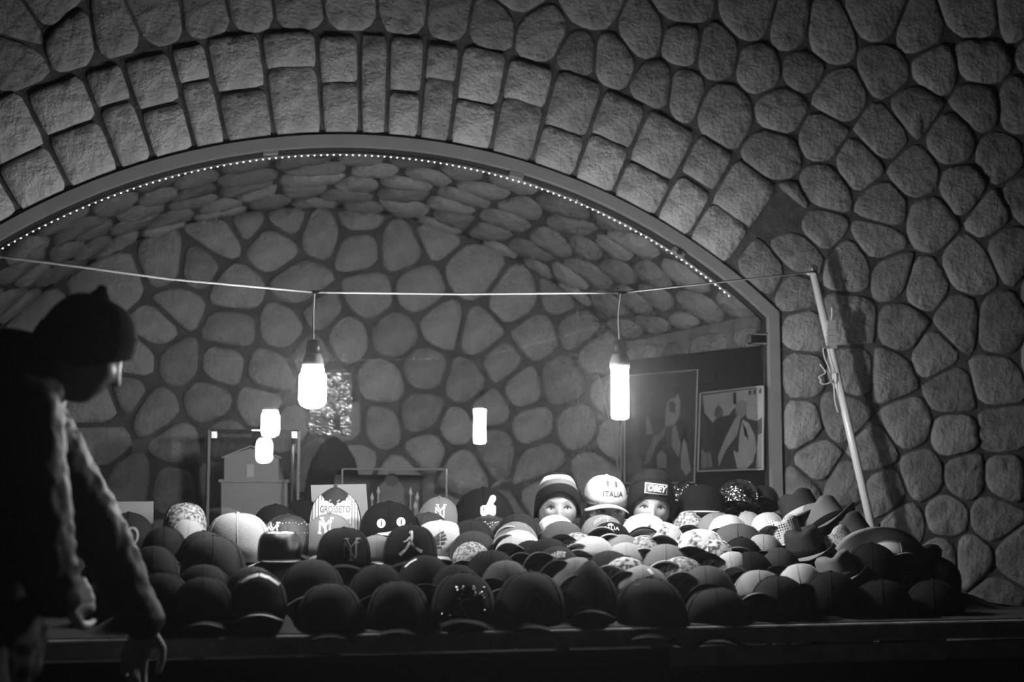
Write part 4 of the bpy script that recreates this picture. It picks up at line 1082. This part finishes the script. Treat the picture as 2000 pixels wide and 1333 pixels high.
def mannequin(u, v, Y, label, yaw=0, roll=0, base_z=.9):
    p = P(u, v, Y)
    r = tag(empty('mannequin_head', p, (0, radians(roll), -atan2(p.x, p.y) + radians(yaw))), label, 'mannequin head', 'mannequin heads on the stall')
    bm = bmesh.new(); ns_, nf_ = 64, 56; rows = []
    for j in range(1, nf_):
        f = -pi / 2 + pi * j / nf_; rows.append([bm.verts.new(head_pt(2 * pi * i / ns_, f)) for i in range(ns_)])
    for a, b in zip(rows, rows[1:]):
        for i in range(ns_): bm.faces.new((a[i], a[(i + 1) % ns_], b[(i + 1) % ns_], b[i]))
    bm.faces.new(rows[0][::-1]); bm.faces.new(rows[-1])
    hd = mk('head', recalc(bm), SKIN, r, True)
    tree = bvh_of([hd])
    for sgn in (-1, 1):
        e = bm_lathe([(.002, -.026), (.009, -.02), (.012, -.006), (.015, .008), (.014, .018), (.006, .025)], 12)
        for q in e.verts: q.co = Vector((sgn * (.066 + q.co.x * .35), .012 + q.co.y * 1.0, q.co.z - .012))
        mk('ear', recalc(e), SKIN, r, True)
        cx = sgn * .0285
        al = [(cx - .0125, .000), (cx - .007, .0045), (cx, .006), (cx + .007, .0045), (cx + .0125, .000), (cx + .006, -.0038), (cx, -.0046), (cx - .006, -.0038)]
        ey = mark('eye', poly_bm([al]), MW(.32), r, tree, .0006, .004)
        mark('iris', poly_bm([disc_pts(cx + .001, .0008, .0052, .0052, 14)]), MW(.05), ey, tree, .0010, .004)
        mark('pupil', poly_bm([disc_pts(cx + .001, .0008, .0022, .0022, 10)]), MW(.02), ey, tree, .0014, .004)
        o_ = sgn
        mark('lashes', stroke_bm([([(cx - o_ * .0125, .0006), (cx - o_ * .006, .0055), (cx, .0072), (cx + o_ * .008, .0052), (cx + o_ * .0165, -.0005)], .0044)], .003), MW(.03), ey, tree, .0016, .004)
        mark('eyebrow', stroke_bm([([(cx - o_ * .011, .0185), (cx, .0235), (cx + o_ * .009, .0245), (cx + o_ * .018, .0205)], .0028)], .002), MW(.12), r, tree, .0006, .004)
    mark('lips', poly_bm([[(-.019, -.062), (-.006, -.054), (0, -.056), (.006, -.054), (.019, -.062), (.008, -.071), (-.008, -.071)]]), MW(.3), r, tree, .0006, .004)
    hb = base_z - p.z
    mk('neck', bm_lathe([(.085, hb), (.085, hb + .012), (.06, hb + .03), (.048, min(hb + .08, -.12)), (.046, -.09), (.044, -.06)], 24, c=(0, .014, 0)), SKIN, r, True)
    return r, tree, hd
def beanie_band(zf, zs, zt, q0, q1, grow, m, name, parent, rx=.0755, ry=.097, pw=.72, cy=.004):
    bm = bmesh.new(); rows = []; n_ = 44; nr = max(3, int(14 * (q1 - q0)))
    for j in range(nr + 1):
        q = q0 + (q1 - q0) * j / nr; row = []
        for i in range(n_):
            t = 2 * pi * i / n_; fr = max(0, cos(t)); zb = zs + (zf - zs) * fr ** 1.1
            c = max(.0, cos(q * pi / 2)) ** pw; z = zb + (zt - zb) * sin(q * pi / 2)
            gr = grow + .0007 * (i % 2)
            row.append(bm.verts.new(((rx + gr) * c * sin(t), -(ry + gr) * c * cos(t) + cy, z)))
        rows.append(row)
    for a, b in zip(rows, rows[1:]):
        for i in range(n_): bm.faces.new((a[i], a[(i + 1) % n_], b[(i + 1) % n_], b[i]))
    if q1 < .999:
        pass
    bmesh.ops.remove_doubles(bm, verts=bm.verts[:], dist=1e-5)
    bmesh.ops.solidify(bm, geom=bm.faces[:], thickness=-.004)
    return mk(name, recalc(bm), m, parent, True)
h1, t1, m1 = mannequin(1089, 993, 4.86, 'white mannequin head wearing the striped beanie', yaw=4)
b1 = tag(empty('knit_beanie', h1.location, h1.rotation_euler), 'dark knit beanie with a white stripe on the first mannequin head', 'beanie')
beanie_band(.054, -.035, .122, 0, .30, .004, fab(.007), 'cuff', b1)
beanie_band(.054, -.035, .122, .28, .50, .001, fab(.11), 'grey_stripe', b1)
beanie_band(.054, -.035, .122, .48, .68, .0012, fab(.75), 'white_stripe', b1)
beanie_band(.054, -.035, .122, .66, 1, .001, fab(.008), 'top', b1)
h3, t3, m3 = mannequin(1270, 992, 4.84, 'white mannequin head wearing the black OBEY beanie', yaw=6, roll=3)
b3 = tag(empty('knit_beanie', h3.location, h3.rotation_euler), 'tall black knit beanie with white OBEY patch', 'beanie')
cf = beanie_band(.044, -.045, .134, 0, .42, .006, fab(.006), 'cuff', b3, rx=.078)
tp = beanie_band(.044, -.045, .134, .40, 1, .003, fab(.006), 'top', b3, rx=.080, pw=.5)
tr3 = bvh_of([cf, tp])
pc = (.008, .066)
def rrect(w, h, c, a=.08): return [(c[0] + x * cos(a) - z * sin(a), c[1] + x * sin(a) + z * cos(a)) for x, z in ((-w, -h), (w, -h), (w, h), (-w, h))]
pt_ = mark('patch', poly_bm([rrect(.0400, .0185, pc, -.06)]), MW(.7), b3, tr3, .003)
mark('patch_field', poly_bm([rrect(.0370, .0155, pc, -.06)]), MW(.03), pt_, tr3, .0055)
mark('lettering', text_bm('OBEY', .030, pc, shear=.25, sx=.86, rot=-.06, bold=.0012), MW(.75), pt_, tr3, .008, .005)
h2, t2_, m2 = mannequin(1183, 1000, 4.84, 'white mannequin head wearing the white ITALIA cap', yaw=10, roll=4)
def italia_cap():
    r = tag(empty('baseball_cap', h2.location + Vector((-.004, 0, .030)), h2.rotation_euler), 'white cap with flag and ITALIA lettering on the middle mannequin head', 'cap')
    e = r.rotation_euler.copy(); e.x += radians(6); r.rotation_euler = e
    bm = dome(.078, .1, .098, 2.5, lean=.02); cr = mk('crown', bm, fab(.36), r, True)
    v = visor_bm(.062, .036, .05)
    mk('visor', v, G3, r, True); mk('visor_edge', visor_bm(.062, .036, .05, trim=.08), fab(.6), r, True)
    mk('button', bm_lathe([(.007, 0), (.0075, .002), (.004, .005)], 10, c=(0, 0, .097)), WH, r, True)
    tr = bvh_of([cr]); z = .042
    mark('lettering', text_bm('ITALIA', .025, (.012, z), sx=1.0, bold=.0004), MW(.03), r, tr, .003, .005)
    mark('flag_panel', poly_bm([[(-.012, z + .024), (-.002, z + .024), (-.002, z + .042), (-.012, z + .042)]]), MW(.06), r, tr)
    mark('flag_panel', poly_bm([[(.019, z + .024), (.028, z + .022), (.028, z + .040), (.019, z + .042)]]), MW(.05), r, tr)
    mark('side_print', poly_bm([[(-.074, .006), (-.05, .004), (-.05, .012), (-.072, .018)], [(-.046, .003), (-.034, .003), (-.036, .010), (-.047, .012)]]), MW(.05), r, tr)
italia_cap()
# printed leaflet on the stall beside the middle head
def leaflet():
    c = [P(*q, 4.98) for q in ((1203, 968), (1232, 968), (1232, 1030), (1203, 1030))]; o = c[3]
    r = tag(empty('leaflet', o), 'small printed leaflet between the ITALIA and OBEY mannequin heads', 'leaflet')
    mk('sheet', slab([q - o for q in c], .003, Vector((0, 1, 0))), mat('leaflet_grey', .3, .7), r)
    for i in range(5):
        a, b = P(1207, 996 + i * 5, 4.979) - o, P(1228, 997.6 + i * 5, 4.979) - o
        mk('print_line', bm_box((a + b) / 2, (b.x - a.x, .0008, .003)), MW(.05), r)
leaflet()

# ---- the black cloth heaped under the hats
HATS += [(h.location.x, h.location.y, .905, .07) for h in (h1, h2, h3)]
def cloth():
    nx, ny = 100, 44; x0, x1, y0, y1 = TX0 + .05, TX1 - .03, TY0 + .02, TY1 - .02
    Z = [[0] * (ny + 1) for _ in range(nx + 1)]
    for i in range(nx + 1):
        for j in range(ny + 1):
            x, y = x0 + (x1 - x0) * i / nx, y0 + (y1 - y0) * j / ny
            sw = .02; sz_ = .02 * TZ; cap_ = 9
            for hx, hy, hz, hr in HATS:
                d2 = (x - hx) ** 2 + (y - hy) ** 2; w = math.exp(-d2 / .006); sw += w; sz_ += w * hz
                if d2 < (hr + .03) ** 2: cap_ = min(cap_, hz - .002)
            z = min(sz_ / sw, cap_); e = min(i, nx - i, j, ny - j)
            Z[i][j] = max(TZ + .004, TZ + .004 + (z - TZ) * min(1, e / 3))
    bm = bmesh.new()
    g = [[bm.verts.new((x0 + (x1 - x0) * i / nx - to.x, y0 + (y1 - y0) * j / ny - to.y, Z[i][j] - TZ)) for j in range(ny + 1)] for i in range(nx + 1)]
    for i in range(nx):
        for j in range(ny): bm.faces.new((g[i][j], g[i + 1][j], g[i + 1][j + 1], g[i][j + 1]))
    c = mk('cloth', recalc(bm), mat('stall_cloth', .015, .95), None, True, loc=(to.x, to.y, TZ))
    tag(c, 'black cloth bunched up over the table beneath the hats', 'cloth')
cloth()

# ================================================================== THE PERSON AT THE LEFT
def sphere_into(bm, c, r, n=10, sc=None, M=None):
    rows = []; c = Vector(c)
    for j in range(1, n):
        f = -pi / 2 + pi * j / n; row = []
        for i in range(n * 2):
            t = pi * i / n; v = Vector((cos(f) * cos(t), cos(f) * sin(t), sin(f))) * r
            if sc: v = Vector((v.x * sc[0], v.y * sc[1], v.z * sc[2]))
            if M: v = M @ v
            row.append(bm.verts.new(c + v))
        rows.append(row)
    m = n * 2
    for a, b in zip(rows, rows[1:]):
        for i in range(m): bm.faces.new((a[i], a[(i + 1) % m], b[(i + 1) % m], b[i]))
    bm.faces.new(rows[0][::-1]); bm.faces.new(rows[-1])
def limb(bm, pts, rs, n=9):
    for i, (p, r) in enumerate(zip(pts, rs)):
        sphere_into(bm, p, r, n)
        if i: bm_tube([pts[i - 1], p], [rs[i - 1], r], 16, bm)
def remeshed(name, bm, voxel, m, parent, org, smooth=4, wrinkle=0.0, wscale=14):
    me = bpy.data.meshes.new('t'); bm.to_mesh(me); bm.free(); o = bpy.data.objects.new('t', me); COL.objects.link(o)
    md = o.modifiers.new('r', 'REMESH'); md.mode = 'VOXEL'; md.voxel_size = voxel
    sm = o.modifiers.new('s', 'SMOOTH'); sm.factor = .5; sm.iterations = smooth
    bpy.context.view_layer.update()
    m2 = bpy.data.meshes.new_from_object(o.evaluated_get(bpy.context.evaluated_depsgraph_get())); bpy.data.objects.remove(o)
    if wrinkle:
        nrm = [v.normal.copy() for v in m2.vertices]
        for v, n in zip(m2.vertices, nrm):
            w = abs(noise.noise(Vector((v.co.x * wscale, v.co.y * wscale, v.co.z * wscale * 1.8)))) + .5 * noise.noise(v.co * wscale * 2.5)
            v.co += n * wrinkle * w
    for v in m2.vertices: v.co -= org
    m2.materials.clear(); m2.materials.append(m); m2.name = name
    m2.polygons.foreach_set('use_smooth', [True] * len(m2.polygons))
    ob = bpy.data.objects.new(name, m2); link(ob, parent); return ob
def hand(bm, wrist, d, across, k=1.0, curl=35, thumb=1, spread=.1):
    """palm from wrist along d, fingers bending about `across`"""
    d = d.normalized(); across = (across - d * across.dot(d)).normalized(); nn = d.cross(across)
    kn = []
    for i, (off, ln) in enumerate(((-.030, .082), (-.010, .088), (.010, .084), (.029, .076))):
        b = wrist + d * ln * k + across * off * k; limb(bm, [wrist + across * off * .6 * k + d * .012, b], [.014 * k, .0115 * k], 6); kn.append(b)
    for i, (b, ln) in enumerate(zip(kn, (.072, .080, .075, .060))):
        p = b; dd = d + across * spread * (i - 1.5) * .4; dd.normalize(); pts = [p]; rr = [.0098]
        for s_, f in enumerate((.45, .31, .24)):
            dd = Matrix.Rotation(radians(curl * (.7 if s_ == 0 else 1.0) + (i - 1) * 3), 3, across) @ dd
            p = p + dd * ln * f * k; pts.append(p); rr.append((.0092, .0086, .0074)[s_])
        limb(bm, pts, [r * k for r in rr], 6)
    b = wrist + d * .025 * k + across * (-.030 * k * thumb)
    t1 = b + (d * .7 - across * .75 * thumb + nn * -.25).normalized() * .045 * k; t2 = t1 + (d * .95 - across * .15 * thumb + nn * -.3).normalized() * .032 * k; t3 = t2 + (d * .9 + across * .25 * thumb + nn * -.3).normalized() * .026 * k
    limb(bm, [b, t1, t2, t3], [.015 * k, .0115 * k, .0102 * k, .0085 * k], 6)
def person():
    Y0 = 3.35
    org = P(-60, 1230, Y0); org.z = 0
    r = tag(empty('person', org), 'person in dark hooded jacket and knit hat leaning over the stall, seen from the side', 'person')
    hc = P(160, 692, Y0); tilt = radians(20)
    fx = Vector((cos(tilt) * .98, .18, -sin(tilt))).normalized(); up = Vector((sin(tilt), .0, cos(tilt))); up = (up - fx * up.dot(fx)).normalized(); side = fx.cross(up)
    HM = Matrix((( -side.x, -fx.x, up.x), (-side.y, -fx.y, up.y), (-side.z, -fx.z, up.z)))
    pel, chest, upper = P(-62, 1230, Y0), P(-28, 950, Y0), P(-2, 790, Y0)
    nk = P(70, 765, Y0)
    shN, shF = P(40, 820, 3.18), P(55, 820, 3.52)
    elN, wrN = P(80, 1075, 3.14), P(116, 1176, 3.22)
    elF, wrF = P(196, 1045, 3.58), P(284, 1222, 3.64)
    bm = bmesh.new()
    hb = bmesh.new(); rows = []
    for j in range(1, 40):
        f = -pi / 2 + pi * j / 40; rows.append([bm.verts.new(hc + HM @ (head_pt(2 * pi * i / 48, f) * 1.02)) for i in range(48)])
    for a, b in zip(rows, rows[1:]):
        for i in range(48): bm.faces.new((a[i], a[(i + 1) % 48], b[(i + 1) % 48], b[i]))
    bm.faces.new(rows[0][::-1]); bm.faces.new(rows[-1]); hb.free()
    for sg in (-1, 1): sphere_into(bm, hc + HM @ Vector((sg * .07, .012, -.012)), .022, 8, (.5, .7, 1.2))
    limb(bm, [nk, hc + HM @ Vector((0, .03, -.05))], [.06, .055])
    limb(bm, [pel, chest, upper, nk], [.12, .12, .10, .06])
    limb(bm, [upper, shN, elN, wrN], [.08, .05, .038, .027]); limb(bm, [upper, shF, elF, wrF], [.08, .05, .038, .027])
    hand(bm, wrN, P(170, 1162, 3.28) - wrN, Vector((0, .3, 1)), 1.0, 62, 1)
    hand(bm, wrF, P(266, 1275, 3.66) - wrF, Vector((-.9, -.5, -.1)), 1.0, 22, 1)
    hipN, hipF = pel + Vector((0, -.09, -.03)), pel + Vector((0, .09, -.03))
    knN, knF = Vector((org.x + .02, 3.25, .48)), Vector((org.x + .06, 3.45, .48)); anN, anF = Vector((org.x - .02, 3.25, .09)), Vector((org.x + .02, 3.45, .09))
    limb(bm, [hipN, knN, anN, anN + Vector((.12, -.01, -.04))], [.08, .055, .038, .03]); limb(bm, [hipF, knF, anF, anF + Vector((.12, .01, -.04))], [.08, .055, .038, .03])
    remeshed('body', bm, .006, mat('skin', .34, .5, spec=.4), r, org, 3)
    JK = mat('dark_jacket', .008, .6, bump=.3, bscale=60, spec=.3)
    bm = bmesh.new()
    limb(bm, [pel + Vector((0, 0, -.04)), P(-45, 1090, Y0), chest, upper, P(35, 775, Y0)], [.16, .165, .165, .14, .085], 12)
    limb(bm, [upper, shN, elN, wrN + (elN - wrN) * .12], [.10, .088, .068, .052], 10)
    limb(bm, [upper, shF, elF, wrF + (elF - wrF) * .06], [.10, .088, .066, .050], 10)
    sphere_into(bm, P(30, 715, Y0), .085, 12, (1, 1.25, .95)); limb(bm, [P(30, 725, 3.25), P(85, 770, 3.28)], [.05, .045]); limb(bm, [P(30, 725, 3.45), P(85, 770, 3.43)], [.05, .045])
    remeshed('jacket', bm, .009, JK, r, org, 5, .010)
    bm = bmesh.new()
    limb(bm, [pel, pel + Vector((0, 0, -.05))], [.155, .15], 12)
    limb(bm, [hipN, knN, anN + Vector((0, 0, .01))], [.105, .078, .062], 10); limb(bm, [hipF, knF, anF + Vector((0, 0, .01))], [.105, .078, .062], 10)
    remeshed('trousers', bm, .012, mat('dark_trousers', .02, .85), r, org, 4, .006)
    for an in (anN, anF):
        bm = bmesh.new(); limb(bm, [an + Vector((-.03, 0, -.045)), an + Vector((.07, 0, -.048)), an + Vector((.17, 0, -.055))], [.044, .042, .034], 10)
        for v in bm.verts: v.co.z = max(.002, v.co.z)
        remeshed('shoe', bm, .008, mat('shoe_leather', .02, .5), r, org, 3)
    # knit hat
    hat = empty('knit_hat', hc - org, HM.to_euler(), 1.04); hat.parent = r
    K = mat('dark_knit', .012, .95, bump=.4, bscale=120)
    bpy.data.objects.remove(hat)
    def hb_(q0, q1, grow, nm):
        o = beanie_band(.030, -.035, .128, q0, q1, grow, K, nm, None, rx=.080, ry=.102, pw=.62)
        for v in o.data.vertices: v.co = hc + HM @ (v.co * 1.03) - org
        o.parent = r; return o
    h_ = hb_(0, 1, .002, 'knit_hat'); hb_(0, .3, .006, 'hat_cuff')
    bm = bmesh.new(); c = hc + HM @ Vector((.0, .012, .128)) - org
    limb(bm, [c, c + Vector((.006, 0, .022))], [.026, .014], 8); mk('hat_nub', bm, K, r, True)
person()
